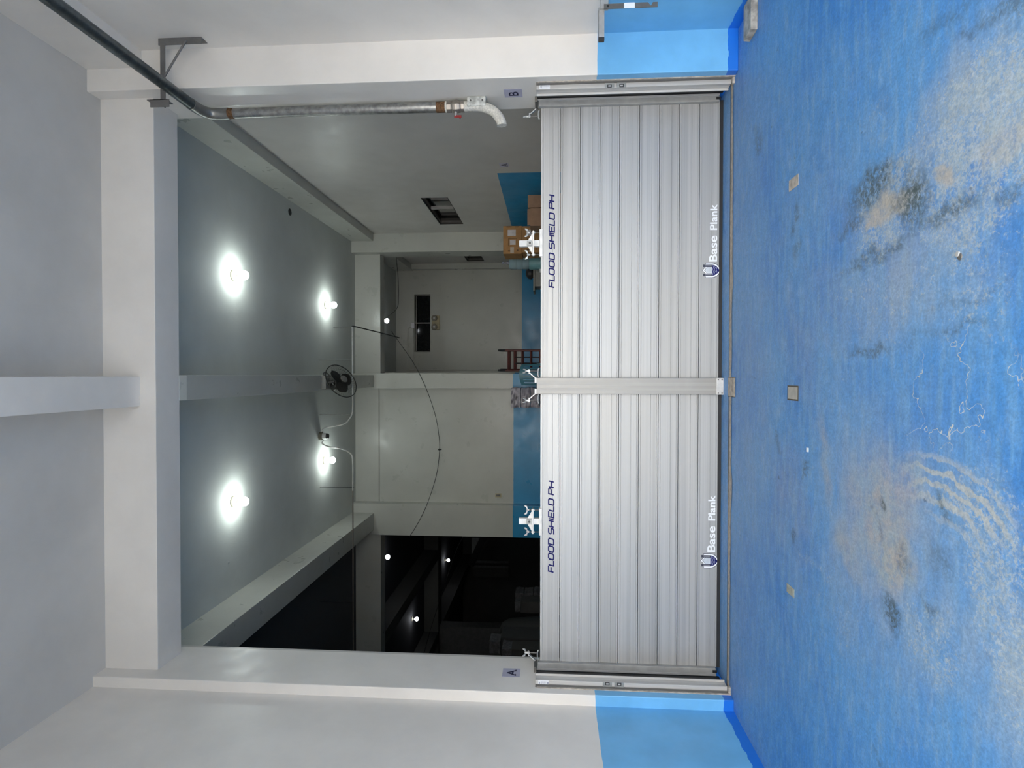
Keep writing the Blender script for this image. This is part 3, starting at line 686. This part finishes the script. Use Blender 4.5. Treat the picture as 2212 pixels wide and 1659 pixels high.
# signs
def sign(loc, yax, ch, label, w=.155, h=.165, rot=0.):
    s = thing('paper_sign', label, 'sign', loc)
    L = Vector(loc); a = Vector((0,yax,0)); b = Vector((0,0,1)); nrm = a.cross(b)
    a2 = a*cos(rot)+b*sin(rot); b2 = b*cos(rot)-a*sin(rot)
    mb = MB(); mb.prism([(-w/2,-h/2),(w/2,-h/2),(w/2,h/2),(-w/2,h/2)], L, a2, b2, nrm, .002); mb.build('paper', PAP, s)
    sz = .115
    font_mesh(ch, sz, .0016, LET, lambda c: L+a2*(c.x-.36*sz)*1.35+b2*(c.y-.36*sz)*1.08+nrm*.0026, s, 'letter')
    mb = MB()
    if ch == 'A':
        for q in (-.040,.040): mb.prism([(q-.017,-.044),(q+.017,-.044),(q+.017,-.038),(q-.017,-.038)], L, a2, b2, nrm, .0027)
    else: mb.prism([(-.045,-.042),(-.02,-.042),(-.02,-.037),(-.045,-.037)], L, a2, b2, nrm, .0027)
    mb.build('letter_serif', LET, s)
    return s
pB = at(1108.5,201,'X',XPR); sign((XPR-.001,pB.y,pB.z), -1, 'B', 'laminated sign with a letter B on the pillar under the pipe end')
pA = at(1104.5,1453.5,'X',XPL); sign((XPL+.001,pA.y,pA.z), 1, 'A', 'laminated sign with a letter A on the pillar above the barrier channel')
pC = at(1089,356,'X',XR); sign((XR-.001,pC.y,pC.z), -1, 'A', 'small grey sign with a letter A on the inner wall beside the teal dado', .13, .13, .08)

# ------------------------------------------------------------------ lamps
def lamp(x, y, z, em, label, grp):
    t = thing('ceiling_bulb', label, 'lamp', (x,y,z), grp)
    MB().lathe((x,y,z),(0,0,-1),[(.072,0),(.072,.012),(.060,.030),(.034,.040),(.030,.052)],24).build('holder', CER, t, smooth=True)
    MB().lathe((x,y,z-.050),(0,0,-1),[(.022,0),(.022,.035),(.026,.045)],16).build('socket', simple('cream_socket',(.6,.55,.35),.4), t, smooth=True)
    MB().lathe((x,y,z-.088),(0,0,-1),[(.024,0),(.034,.018),(.052,.042),(.060,.068),(.056,.092),(.040,.112),(.018,.122),(.004,.124)],16).build('bulb', em, t, smooth=True)
    return t
g1 = 'bare bulbs on the inner ceiling'
l0 = lamp(1.30,7.35,ZC,EM1,'lit bulb on the inner ceiling, nearer of the two on the B-sign side',g1)
def lampdup(src, u, v, zc, label, g):
    p = at(u,v,'Z',zc); dup(src, (p.x-src.location.x, p.y-src.location.y, zc-src.location.z), label, g)
p = at(503,595,'Z',ZC); l0.location = (p.x,p.y,ZC)
lampdup(l0,503,1083,ZC,'lit bulb on the inner ceiling, nearer of the two on the A-sign side',g1)
lampdup(l0,703,659,ZC,'lit bulb on the inner ceiling, farther of the two on the B-sign side',g1)
lampdup(l0,700,994,ZC,'lit bulb on the inner ceiling just past the junction box',g1)
g2 = 'weak bulbs in the rear and dark rooms'
l1 = lamp(1.3,14.2,ZC,EM2,'lit bulb in the rear room beyond the lintel',g2); p = at(822,693,'Z',ZC); l1.location = (p.x,p.y,ZC)
lampdup(l1,824,1203,ZC,'lit bulb in the dark store close behind the first cross beam',g2)
lampdup(l1,889,1337,ZC,'lit bulb in the dark store between the two long beams',g2)
lampdup(l1,960,1210,ZC,'lit bulb deepest in the dark store beyond the second cross beam',g2)

# ceiling bits
p = at(626,458,'Z',ZC); o = MB().lathe((p.x,p.y,ZC),(0,0,-1),[(.055,0),(.055,.006),(.03,.008)],14).build('ceiling_outlet', BLK)
tag(o, 'small black open outlet in the inner ceiling near the side beam', 'ceiling outlet')
p = at(494,1215,'Z',ZC); o = MB().lathe((p.x,p.y,ZC),(0,0,-1),[(.012,0),(.012,.008)],8).build('ceiling_hook', STW)
tag(o, 'tiny white hook in the inner ceiling on the A-sign side', 'hook')

# fan under the middle beam
fx, fy = -.125, 9.42
fan = thing('orbit_fan', 'dark wire-guard fan hanging under the middle ceiling beam', 'fan', (fx,fy,5.29))
MB().box(fx-.11,fx+.11,fy-.09,fy+.09,5.215,5.291).build('mount_box', simple('fan_mount_grey',(.23,.23,.21),.5), fan, .01)
nrm = Vector((.47,-.415,-.77)).normalized(); fc = at(737,823,'Y',9.55)
back = fc - nrm*.17
MB().tube([(fx,fy,5.22),(fx+.01,fy+.01,5.14),tuple(back)],.028,10).build('neck', simple('fan_dark_metal',(.05,.05,.045),.45,.4), fan, smooth=True)
mh = MB().lathe(back-nrm*.05,nrm,[(.03,0),(.075,.02),(.085,.07),(.08,.13),(.05,.16)],18).build('motor_housing', simple('fan_dark_metal',(.05,.05,.045),.45,.4), fan, smooth=True)
a = nrm.cross(Vector((0,0,1))).normalized(); b = nrm.cross(a); RG = .30
g = MB()
def circ(r, h, n=48): return [fc+nrm*h+a*cos(2*pi*i/n)*r+b*sin(2*pi*i/n)*r for i in range(n)]
g.tube(circ(RG,0),.008,8,close=True); g.tube(circ(RG*.62,.05),.002,5,close=True); g.tube(circ(.07,.075),.004,6,close=True)
for i in range(44):
    t = 2*pi*i/44; d = a*cos(t)+b*sin(t)
    g.tube([fc+nrm*.075+d*.07, fc+nrm*.052+d*RG*.62, fc+d*RG, fc-nrm*.06+d*RG*.75, fc-nrm*.085+d*.08],.0013,4)
g.build('wire_guard', simple('guard_wire',(.045,.045,.04),.45,.4), fan, smooth=True)
MB().lathe(fc+nrm*.07,nrm,[(.065,0),(.062,.012),(.03,.016)],24).build('guard_badge', simple('badge_grey',(.28,.27,.24),.4,.4), fan, smooth=True)
MB().lathe(fc-nrm*.01,nrm,[(.045,0),(.045,.05),(.02,.06)],16).build('hub', BLK, fan, smooth=True)
for k in range(3):
    m_ = MB(); t0 = k*2*pi/3+.4; L1 = []; L2 = []
    for i in range(7):
        r = .04+ .19*i/6; wd = .10*sin(pi*(i+.8)/7.6)+.02
        for s_, Ls in ((-1,L1),(1,L2)):
            tt = t0+s_*wd/max(r,.09); Ls.append(m_.bm.verts.new(fc+(a*cos(tt)+b*sin(tt))*r+nrm*(.015*s_+.01)))
    for i in range(6): m_.bm.faces.new((L1[i],L1[i+1],L2[i+1],L2[i]))
    bmesh.ops.solidify(m_.bm, geom=list(m_.bm.faces), thickness=.002)
    m_.build('blade', simple('fan_blade',(.06,.058,.05),.4), fan, smooth=True)
MB().tube(cat_curve([(fx+.10,fy-.02,5.25),(fx+.14,fy-.03,5.28),(fx+.16,fy-.01,5.24),(fx+.09,fy,5.17)],5),.008,6).build('power_cord', BLK, fan)

# conduit across the room with hanger rods, looping up to a junction box
yc, zc = 10.42, 5.10
zc = at(762,1000,'Y',yc).z
def cx(v): return at(762,v,'Y',yc).x
cn = thing('conduit_run', 'thin conduit strung across the inner room on hanger rods', 'conduit', (0,yc,zc))
jx = at(699,942,'Y',yc).x
MB().tube(cat_curve([(cx(706)-.0,yc,zc)]+[(cx(740),yc,zc),(cx(820),yc,zc),(cx(885),yc,zc),(cx(905),yc,zc+.06),(cx(916),yc,zc+.17),(cx(921),yc,zc+.36),(cx(924),yc,zc+.50),(cx(930),yc,zc+.56),(jx+.082,yc,ZC-.07)],6),.013,8).build('conduit_toward_vent', CND, cn, smooth=True)
MB().tube(cat_curve([(jx-.082,yc,ZC-.07),(jx-.14,yc,zc+.56),(cx(966),yc,zc+.42),(cx(968),yc,zc+.25),(cx(978),yc,zc+.06),(cx(995),yc,zc),(cx(1060),yc,zc)],6),.013,8).build('conduit_loop', CND, cn, smooth=True)
MB().tube([(cx(1055),yc,zc),(cx(1412),yc,zc)],.011,8).build('conduit_toward_dark_bay', simple('brown_conduit',(.16,.13,.11),.5), cn, smooth=True)
for v_ in (778,896,1053,1301):
    x_ = cx(v_); MB().tube([(x_,yc,ZC),(x_,yc,zc-.02)],.006,6).build('hanger_rod', BLK if v_>1000 else simple('thin_rod',(.30,.30,.28),.5,.4), cn)
e_ = at(820,712,'Y',YBK-.02); e2 = at(843,712,'Y',13.4)
MB().tube(cat_curve([(cx(706),yc,zc),(cx(704),yc+.10,zc),(cx(704),11.5,zc-.0),(cx(704),12.3,zc-.01)],4),.012,8).build('conduit_to_rear_room', simple('dark_conduit',(.07,.07,.07),.5), cn, smooth=True)
MB().tube([(cx(704),12.3,zc-.01),(cx(704)-.02,13.5,zc-.05)],.012,8).build('rear_conduit', simple('dark_conduit',(.07,.07,.07),.5), cn, smooth=True)
MB().tube([(cx(707),yc,zc+.35),(cx(707),yc,zc)],.004,6).build('end_rod', simple('thin_rod',(.30,.30,.28),.5,.4), cn)
jb = thing('junction_box', 'small round junction box on the inner ceiling between the conduit loops', 'junction box', (jx,yc,ZC))
MB().lathe((jx,yc,ZC),(0,0,-1),[(.075,0),(.075,.05),(.06,.06)],16).build('box_base', simple('box_beige_dark',(.16,.15,.11),.5), jb, smooth=True)
MB().lathe((jx,yc,ZC-.06),(0,0,-1),[(.058,0),(.058,.06),(.05,.07)],16).build('box_body', CND, jb, smooth=True)
MB().lathe((jx,yc,ZC-.128),(0,0,-1),[(.052,0),(.045,.035),(.03,.04)],16).build('box_mouth', BLK, jb, smooth=True)

# sagging cables
def cable(name, pts, r, label):
    o = MB().tube(cat_curve(pts,8), r, 6).build(name, CNB, smooth=True); return tag(o, label, 'cable')
cable('sagging_cable', [at(846,716,'Y',13.3),at(870,750,'Y',12.6)]+[at(u,v,'Y',12.05) for u,v in ((895,787),(921,840),(941,900),(949,950),(949,980),(944,1020),(933,1060),(918,1100),(900,1135))]+[at(884,1160,'Y',12.1)], .006, 'thin black cable sagging across the back wall from the rear room to the dark bay')
pk = at(949,971,'Y',12.05); tag(MB().lathe(pk+Vector((0,-.01,.0)),(0,0,-1),[(.014,-.02),(.02,.0),(.008,.05)],8).build('cable_knot', CNB), 'small black taped knot hanging at the lowest point of the cable', 'cable knot')
cable('rear_cable', [at(u,v,'Y',13.6) for u,v in ((856,556),(860,600),(861,640),(856,668))]+[tuple(l1.location-Vector((0,0,.03)))], .006, 'black cable curving beside the bulb in the rear room')
cable('dark_bay_cable', [at(1000,1160,'Y',12.2)+Vector((0,.4,0))]+[at(u,v,'Y',16) for u,v in ((985,1190),(965,1250),(945,1312),(930,1360),(915,1415))], .008, 'thin cable slanting through the dark store')

# back wall fittings
p = at(1076.5,1070,'Y',YBK); ou = thing('wall_outlet', 'small beige outlet plate on the back wall above the teal dado', 'outlet', (p.x,YBK,p.z))
MB().box(p.x-.042,p.x+.042,YBK-.010,YBK,p.z-.065,p.z+.065).build('plate', BEI, ou, .004)
MB().box(p.x-.02,p.x+.02,YBK-.013,YBK-.01,p.z-.042,p.z+.042).build('socket_insert', STD, ou)
YR = 15.7
q = at(940.5,697,'Y',YR-.05); el = thing('emergency_light', 'yellowed twin-head emergency light under the slot window', 'emergency light', (q.x,YR,q.z))
MB().box(q.x-.19,q.x+.19,YR-.07,YR,q.z-.11,q.z+.09).build('housing', BEI, el, .01)
for sg in (-1,1):
    h = MB().lathe((q.x+sg*.115,YR-.07,q.z+.02),(0,-1,0),[(.075,0),(.08,.03),(.07,.055)],20).build('lamp_head', simple('head_brown',(.20,.18,.14),.5), el, smooth=True)
    MB().lathe((q.x+sg*.115,YR-.125,q.z+.02),(0,-1,0),[(.03,0),(.03,.006)],14).build('lens', LENS, h)
q = at(892,703,'Y',YR-.03); uo = thing('utility_box', 'small metal box at the corner of the slot window with two conduits', 'utility box', (q.x,YR,q.z))
MB().box(q.x-.07,q.x+.07,YR-.065,YR-.004,q.z-.05,q.z+.05).build('box_body', simple('utility_metal',(.45,.44,.45),.4,.5), uo, .005)
MB().tube(cat_curve([(q.x-.04,YR-.032,q.z+.05),(q.x-.09,YR-.032,q.z+.13),(q.x-.2,YR-.032,q.z+.14),(.25,YR-.032,q.z+.14),(.08,YR-.032,q.z+.13)],5),.012,6).build('upper_conduit', CND, uo)
MB().tube(cat_curve([(q.x-.06,YR-.032,q.z-.0),(q.x-.2,YR-.032,q.z-.01),(.3,YR-.032,q.z-.01),(.17,YR-.032,q.z-.04),(.13,YR-.032,q.z-.2),(.13,YR-.032,2.0)],5),.012,6).build('lower_conduit', CND, uo)

# ------------------------------------------------------------------ goods on the raised floor
def carton(x0,x1,y0,y1,z0,z1,label,mat=CRD,fancy=False,grp=None,flap=False):
    c = thing('carton', label, 'carton', ((x0+x1)/2,(y0+y1)/2,z0), grp)
    MB().box(x0,x1,y0,y1,z0,z1).build('carton_body', mat, c, .006)
    if fancy:
        w, h = x1-x0, z1-z0; X = lambda t: x0+t*w; Z = lambda t: z0+t*h
        MB().box(X(.64),X(.86),y0-.002,y0,Z(.32),Z(.76)).build('shipping_label', TAPE, c)
        MB().box(X(.32),X(.50),y0-.002,y0,Z(.33),Z(.64)).build('small_label', TAPE, c)
        mb = MB(); dk = simple('dark_carton_print',(.10,.055,.03),.8)
        for a_,b_,c_2,d_ in ((.27,.55,.26,.28),(.27,.55,.70,.72),(.27,.28,.26,.72),(.54,.55,.26,.72),(.95,.975,.14,.36),(.95,.975,.55,.82),(.10,.14,.18,.26),(.08,.12,.62,.74)): mb.box(X(a_),X(b_),y0-.0022,y0,Z(c_2),Z(d_))
        mb.build('printed_marks', dk, c)
        MB().box(X(.02),X(.24),y0-.0024,y0,Z(.42),Z(.62)).build('tape', simple('frayed_tape',(.45,.38,.30),.4), c)
    else:
        MB().box(x0,x1,y0-.0015,y0,(z0+z1)/2-.025,(z0+z1)/2+.025).build('tape', simple('brown_tape',(.22,.13,.07),.4), c)
    if flap: MB().prism([(0,0),(x1-x0-.02,0),(x1-x0-.02,.05),(0,.05)],(x0+.01,y0,z1),(1,0,0),(0,.5,.86),(0,1,0),.004).build('flap', mat, c)
    return c
x0, x1 = at(1107,548,'Y',10.4).x, at(1107,488,'Y',10.4).x
ztop = at(1087,518,'Y',10.4).z; zmid = at(1127.5,518,'Y',10.4).z; hh = ztop-zmid
g3 = 'tan cartons stacked by the inner wall'
pal = thing('pallet', 'wooden pallet under the carton stack', 'pallet', ((x0+x1)/2,10.65,PLAT))
pm = simple('pallet_wood',(.25,.17,.09),.8)
zp = zmid-2*hh
for k in range(3): MB().box(x0-.05,x1+.05,10.38+k*.24,10.46+k*.24,PLAT,max(zp-.02,PLAT+.05)).build('bearer', pm, pal)
MB().box(x0-.06,x1+.06,10.36,10.98,max(zp-.02,PLAT+.05),zp).build('deck', pm, pal)
carton(x0,x1,10.4,10.92,zmid+.004,ztop,'tan carton with two labels on top of its stack, beside the pier',CRD,True,g3)
carton(x0+.02,x1-.005,10.41,10.92,zmid-hh+.004,zmid,'tan carton directly below the top labelled one',CRD,True,g3)
carton(x0+.01,x1,10.4,10.92,zmid-2*hh,zmid-hh,'hidden lowest tan carton of the stack behind the planks',CRD,False,g3)
q1, q2 = at(1140,421,'Y',9.2), at(1140,449,'Y',9.2)
carton(q2.x+.004,q1.x,9.2,9.6,PLAT+.30,q1.z,'dusty brown carton against the teal dado, nearer the A paper sign',CRD2)
carton(q2.x,q1.x+.02,9.2,9.65,PLAT,PLAT+.295,'dusty brown carton at the foot of the teal dado',CRD2)
q3 = at(1145,488,'Y',9.2)
carton(q3.x,q2.x-.004,9.2,9.62,PLAT+.30,at(1145,470,'Y',9.2).z,'dusty brown carton with a raised flap in front of the tan stack',CRD2,flap=True)
carton(q3.x,q2.x-.004,9.2,9.62,PLAT,PLAT+.295,'dusty brown carton below the one with the flap',CRD2)

yb_ = 11.3; A1 = at(1099,553,'Y',yb_); A2 = at(1143,582,'Y',yb_); rb = abs(A1.x-A2.x)/2; xb = (A1.x+A2.x)/2; zt, zb_ = A1.z, A2.z
wb = thing('water_bottle', 'clear bluish water-cooler bottle with a pump tap on top, beside the cartons', 'water bottle', (xb,yb_,zb_))
H_ = zt-zb_
MB().lathe((xb,yb_,zb_),(0,0,1),[(rb*.9,0),(rb,.02),(rb,H_*.28),(rb*.94,H_*.31),(rb,H_*.34),(rb,H_*.55),(rb*.94,H_*.58),(rb,H_*.61),(rb,H_*.88),(rb*.85,H_*.97),(rb*.3,H_)],28).build('bottle_body', BOT, wb, smooth=True)
MB().lathe((xb,yb_,zt),(0,0,1),[(.035,0),(.035,.03),(.018,.035),(.016,.09),(.028,.095),(.028,.13)],12).build('pump_tap', simple('pump_grey',(.22,.23,.28),.3,.3), wb, smooth=True)
dr = thing('water_drum', 'opaque teal plastic container standing under the clear bottle', 'water container', (xb,yb_,PLAT))
MB().lathe((xb,yb_,PLAT),(0,0,1),[(rb,0),(rb*1.05,.03),(rb*1.05,zb_-PLAT-.03),(rb*.98,zb_-PLAT-.002)],28).build('container_body', TEAL, dr, smooth=True)
MB().lathe((xb-rb,yb_-.02,zb_-.22),(-1,0,0),[(.03,0),(.03,.05),(.02,.07)],12).build('side_tap', STW, dr, smooth=True)
B1 = at(1137,584,'Y',11.55); bg_ = MB(); bg_.lathe((at(1146,586,'Y',11.55).x-.02,11.66,at(1152,583,'Y',11.5).z+.001),(0,0,1),[(.09,0),(.12,.04),(.11,.10),(.06,.14),(.02,.15)],18)
tag(bg_.build('black_bag', BLK, smooth=True), 'black rounded bag resting on the grey cabinet beside the bottle', 'bag')
C1, C2 = at(1152,583,'Y',11.5), at(1152,622,'Y',11.5)
cb = thing('cabinet', 'low grey cabinet with a projecting top behind the water bottle', 'cabinet', ((C1.x+C2.x)/2,11.7,PLAT))
MB().box(C2.x+.03,C1.x,11.5,11.95,PLAT,C1.z-.03).build('cabinet_body', GRN, cb, .006)
MB().box(C2.x-.06,C1.x+.02,11.47,11.97,C1.z-.03,C1.z).build('cabinet_top', simple('cabinet_top_grey',(.26,.25,.22),.5), cb, .006)
MB().box((C1.x+C2.x)/2-.06,(C1.x+C2.x)/2+.06,11.487,11.5,1.62,1.65).build('handle', STD, cb)

# hand trucks
def hand_truck(x0, x1, y, zt, lean, label, m):
    t = thing('hand_truck', label, 'hand truck', ((x0+x1)/2,y,PLAT), 'folded hand trucks by the middle pier')
    yy = lambda z: y + (z-PLAT)*lean
    for x in (x0,x1):
        MB().tube([(x,yy(PLAT+.05),PLAT+.05),(x,yy(zt-.10),zt-.10)],.021,10).build('side_tube', m, t, smooth=True)
        MB().tube([(x,yy(zt-.12),zt-.12),(x,yy(zt)-.03,zt-.02),(x,yy(zt)-.07,zt)],.022,10).build('grip', BLK, t, smooth=True)
    for z in (zt-.18,zt-.30,zt-.45,zt-.62,zt-.80,PLAT+.25): MB().tube([(x0,yy(z),z),(x1,yy(z),z)],.017,8).build('cross_bar', m, t, smooth=True)
    xm = (x0+x1)/2
    for dx in (-.06,.06): MB().tube([(xm+dx,yy(zt-.3),zt-.3),(xm+dx,yy(PLAT+.1),PLAT+.1)],.010,8).build('inner_bar', BLK, t, smooth=True)
    MB().box(x0-.02,x1+.02,y-.24,y,PLAT,PLAT+.012).build('toe_plate', m, t)
    for x in (x0-.05,x1+.05): MB().lathe((x-.025,yy(PLAT+.1)+.09,PLAT+.10),(1,0,0),[(.04,0),(.1,.005),(.1,.045),(.04,.05)],20).build('wheel', BLK, t, smooth=True)
    return t
ht = hand_truck(at(1100,800,'Y',11.55).x, at(1100,757,'Y',11.55).x, 11.55, at(1081,757,'Y',11.5).z+.03, .0, 'red and black hand truck with black grips, front one by the middle pier', RED)
dup(ht, (.015,.45,-.0), 'dark hand truck parked right behind the front hand truck')

# plastic chair
yc_ = 10.80; E1, E2 = at(1150,787,'Y',yc_), at(1150,832,'Y',yc_); ztc = at(1121,800,'Y',yc_).z
ch = thing('plastic_chair', 'teal plastic chair with a slotted back in front of the hand truck', 'chair', ((E1.x+E2.x)/2,yc_+.25,PLAT))
xm = (E1.x+E2.x)/2; hw = (E1.x-E2.x)/2; zs = PLAT+.44
def cp(u_, w_):       # curved back surface, u -1..1, w height
    return Vector((xm+u_*hw*(1+.0*w_), yc_+.05*(1-u_*u_)*1.2-.02*w_, zs+.05+(ztc-zs-.05-.05*u_*u_)*w_))
mb = MB()
def strip(u0,u1,w0,w1,nu=4,nw=6,th=.012):
    vs = [[(mb.bm.verts.new(cp(u0+(u1-u0)*i/nu,w0+(w1-w0)*j/nw)),mb.bm.verts.new(cp(u0+(u1-u0)*i/nu,w0+(w1-w0)*j/nw)+Vector((0,th,0)))) for j in range(nw+1)] for i in range(nu+1)]
    for i in range(nu):
        for j in range(nw):
            for k in (0,1): mb.bm.faces.new((vs[i][j][k],vs[i+1][j][k],vs[i+1][j+1][k],vs[i][j+1][k]))
    for j in range(nw):
        for i in (0,nu): mb.bm.faces.new((vs[i][j][0],vs[i][j+1][0],vs[i][j+1][1],vs[i][j][1]))
    for i in range(nu):
        for j in (0,nw): mb.bm.faces.new((vs[i][j][0],vs[i+1][j][0],vs[i+1][j][1],vs[i][j][1]))
strip(-1,1,.86,1,12,2); strip(-1,1,0,.14,12,2); strip(-1,-.84,.14,.86); strip(.84,1,.14,.86)
for k in range(6): uu = -.84+1.68*(k+1)/7; strip(uu-.088,uu+.088,.14,.86,2,6)
mb.build('backrest', CHR, ch)
MB().box(xm-hw,xm+hw,yc_,yc_+.44,zs-.02,zs+.015).build('seat', CHR, ch, .01)
for sx in (-1,1):
    for yy_ in (yc_+.03,yc_+.40): MB().bar((xm+sx*(hw-.02),yy_,zs),(xm+sx*(hw+.01),yy_+(.02 if yy_>yc_+.2 else -.02),PLAT),.04,.03,(0,1,0)).build('leg', CHR, ch)
    MB().bar((xm+sx*(hw+.01),yc_+.03,zs+.2),(xm+sx*(hw+.01),yc_+.40,zs+.2),.04,.02).build('armrest', CHR, ch, .004)
    MB().bar((xm+sx*(hw+.01),yc_+.38,zs),(xm+sx*(hw+.01),yc_+.38,zs+.2),.04,.02,(0,1,0)).build('arm_support', CHR, ch)

# wrapped bundles
yq = 11.85; D1, D2 = at(1104,838,'Y',yq), at(1104,880,'Y',yq)
wz = [at(u,860,'Y',yq).z for u in (1104,1125,1146.5,1168)]
hb = wz[0]-wz[1]
rr = random.Random(5)
def bundle(x0,x1,y0,y1,z0,z1,label,m,grp,amp=.010):
    mb = MB(); mb.box(x0,x1,y0,y1,z0,z1)
    bmesh.ops.subdivide_edges(mb.bm, edges=list(mb.bm.edges), cuts=9, use_grid_fill=True)
    s_ = rr.uniform(0,9)
    for v in mb.bm.verts:
        f = sin(v.co.z*80+s_)*.4+sin(v.co.x*37+s_*2+v.co.z*30)+.6*sin(v.co.y*41+s_)
        c = Vector(((x0+x1)/2,(y0+y1)/2,(z0+z1)/2)); d = (v.co-c); v.co += Vector((d.x/abs(x1-x0),d.y/abs(y1-y0),0))*amp*f*1.5
        if z0+1e-4 < v.co.z < z1-1e-4: pass
    o = mb.build('wrapped_bundle', m, smooth=True); return tag(o, label, 'bundle', grp)
gp = 'grey plastic-wrapped bundles stacked below the back wall'
nms = ['top one of its stack','second from the top','third from the top','fourth from the top','fifth from the top','lowest of the stack']
z_ = wz[0]; k = 0
while z_-hb > PLAT-.06 and k < 6:
    bundle(D2.x,D1.x,yq,yq+.28,max(z_-hb+.016,PLAT),z_,'grey plastic-wrapped bundle against the back wall, '+nms[k],WRAP,gp); z_ -= hb; k += 1

# dark store contents (dim)
gd = 'dim wrapped packs in the dark bay'
specs = []
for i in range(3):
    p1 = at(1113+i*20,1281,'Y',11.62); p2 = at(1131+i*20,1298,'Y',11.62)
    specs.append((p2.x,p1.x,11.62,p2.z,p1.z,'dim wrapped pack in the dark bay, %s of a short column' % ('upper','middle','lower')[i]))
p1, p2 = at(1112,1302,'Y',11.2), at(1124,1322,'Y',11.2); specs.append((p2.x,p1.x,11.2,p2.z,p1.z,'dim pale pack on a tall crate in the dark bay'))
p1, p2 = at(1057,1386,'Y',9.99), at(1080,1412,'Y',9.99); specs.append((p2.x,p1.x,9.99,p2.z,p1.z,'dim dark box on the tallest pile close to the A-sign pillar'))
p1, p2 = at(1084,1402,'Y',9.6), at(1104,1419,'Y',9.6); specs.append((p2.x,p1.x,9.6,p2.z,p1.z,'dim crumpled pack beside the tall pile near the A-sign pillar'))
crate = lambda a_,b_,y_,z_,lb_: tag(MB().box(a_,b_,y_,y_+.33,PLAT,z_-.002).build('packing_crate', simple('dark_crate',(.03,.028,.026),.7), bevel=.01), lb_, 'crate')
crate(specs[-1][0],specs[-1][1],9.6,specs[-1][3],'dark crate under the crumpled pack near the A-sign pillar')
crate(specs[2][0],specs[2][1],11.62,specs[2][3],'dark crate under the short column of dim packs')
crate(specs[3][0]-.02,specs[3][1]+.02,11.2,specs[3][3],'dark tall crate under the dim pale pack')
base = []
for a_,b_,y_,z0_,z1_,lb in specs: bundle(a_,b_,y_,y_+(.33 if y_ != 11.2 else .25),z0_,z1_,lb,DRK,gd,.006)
pl1, pl2 = at(1060,1380,'Y',10.0), at(1168,1421,'Y',10.0)
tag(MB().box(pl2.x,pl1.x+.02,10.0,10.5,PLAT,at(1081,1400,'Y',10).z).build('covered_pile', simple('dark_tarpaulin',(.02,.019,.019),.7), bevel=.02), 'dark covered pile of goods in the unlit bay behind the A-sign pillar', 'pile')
mb = MB(); mc = at(1100,1372,'Y',10.9)
mb.lathe((mc.x,10.95,PLAT),(0,0,1),[(.34,0),(.36,.3),(.33,.6),(.28,mc.z-PLAT),(.20,mc.z-PLAT+.14),(.05,mc.z-PLAT+.2)],18)
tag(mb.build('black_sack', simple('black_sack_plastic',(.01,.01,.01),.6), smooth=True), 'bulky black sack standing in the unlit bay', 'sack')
# mezzanine stair far back
YS = 25.8
stt = thing('metal_staircase', 'dim steel stair and painted light wedge far back in the dark store', 'staircase', (-8.5,YS,PLAT))
a1, a2 = at(1050,1150,'Y',YS), at(1016,1222,'Y',YS)
SD = simple('stair_grey',(.20,.20,.20),.5,.3)
MB().bar(a1,a2,.06,.30,(0,0,1)).build('stringer', BLK, stt)
b1, b2 = at(1019,1213,'Y',YS), at(1098,1213,'Y',YS)
MB().box(b1.x-.05,b1.x+.05,YS,YS+.1,b2.z,b1.z).box(b1.x-.26,b1.x-.17,YS,YS+.1,b2.z,b1.z).build('post', SD, stt)
b3 = at(1022,1222,'Y',YS); b4 = at(1098,1250,'Y',YS)
MB().box(b4.x,b3.x-.12,YS+.15,YS+.2,b4.z,b3.z).build('side_panel', simple('stair_panel',(.10,.095,.085),.6), stt)
b5, b6 = at(1019,1160,'Y',YS+.4), at(1037,1204,'Y',YS+.4)
MB().prism([(0,0),(0,-(b5.z-b6.z)*1.0),(-(b5.x-b6.x),0)],(b5.x,YS+.4,b5.z),(1,0,0),(0,0,1),(0,1,0),.05).build('light_wedge', simple('light_wedge_pale',(.55,.57,.56),.6), stt)  # pale triangle paints the wedge of far window light
MB().box(b5.x+.02,b5.x+.12,YS+.2,YS+.3,PLAT,5.3).build('mast', BLK, stt)

# floor fittings
def cover(u0,u1,v0,v1,label,m,rim=True):
    a_, b_ = at(u0,(v0+v1)/2,'Z',0.), at(u1,(v0+v1)/2,'Z',0.); xx0, xx1 = at((u0+u1)/2,v1,'Z',0.).x, at((u0+u1)/2,v0,'Z',0.).x
    t = thing('floor_anchor_cover', label, 'floor cover', ((xx0+xx1)/2,(a_.y+b_.y)/2,0), 'square anchor covers let into the floor')
    if rim: MB().box(xx0-.010,xx1+.010,b_.y-.014,a_.y+.014,0,.0015).build('rim', simple('rim_dirt',(.10,.085,.06),.9), t)
    MB().box(xx0,xx1,b_.y,a_.y,0,.003).build('cover_plate', m, t, .0008)
    return t
cover(1703,1723,836,862,'square grey anchor cover with a dark rim, in line with the middle post',simple('cover_grey',(.42,.41,.37),.6,.1))
cover(1705,1725,383,407,'square bare anchor patch on the B-sign half of the floor',CON,False)
cover(1700,1716,1266,1285,'faded square anchor patch on the A-sign half of the floor',simple('patch_tan',(.34,.35,.30),.8,0,.2,30),False)
p = at(2070,549,'Z',0.); cl_ = thing('metal_eyelet', 'small bright metal eyelet sunk in the floor in the scraped area', 'eyelet', (p.x,p.y,0))
MB().lathe((p.x,p.y,0),(0,0,1),[(.011,0),(.010,.006),(.004,.007)],14).build('ring', STW, cl_, smooth=True)
MB().lathe((p.x-.012,p.y-.01,0),(0,0,1),[(.014,0),(.012,.003)],12).build('hollow', STD, cl_)
p = at(1745,972,'Z',0.); tag(MB().box(p.x-.012,p.x+.014,p.y-.01,p.y+.012,0,.004).build('paper_scrap', WHT), 'tiny white scrap lying on the blue floor in front of the A-sign bay', 'scrap')
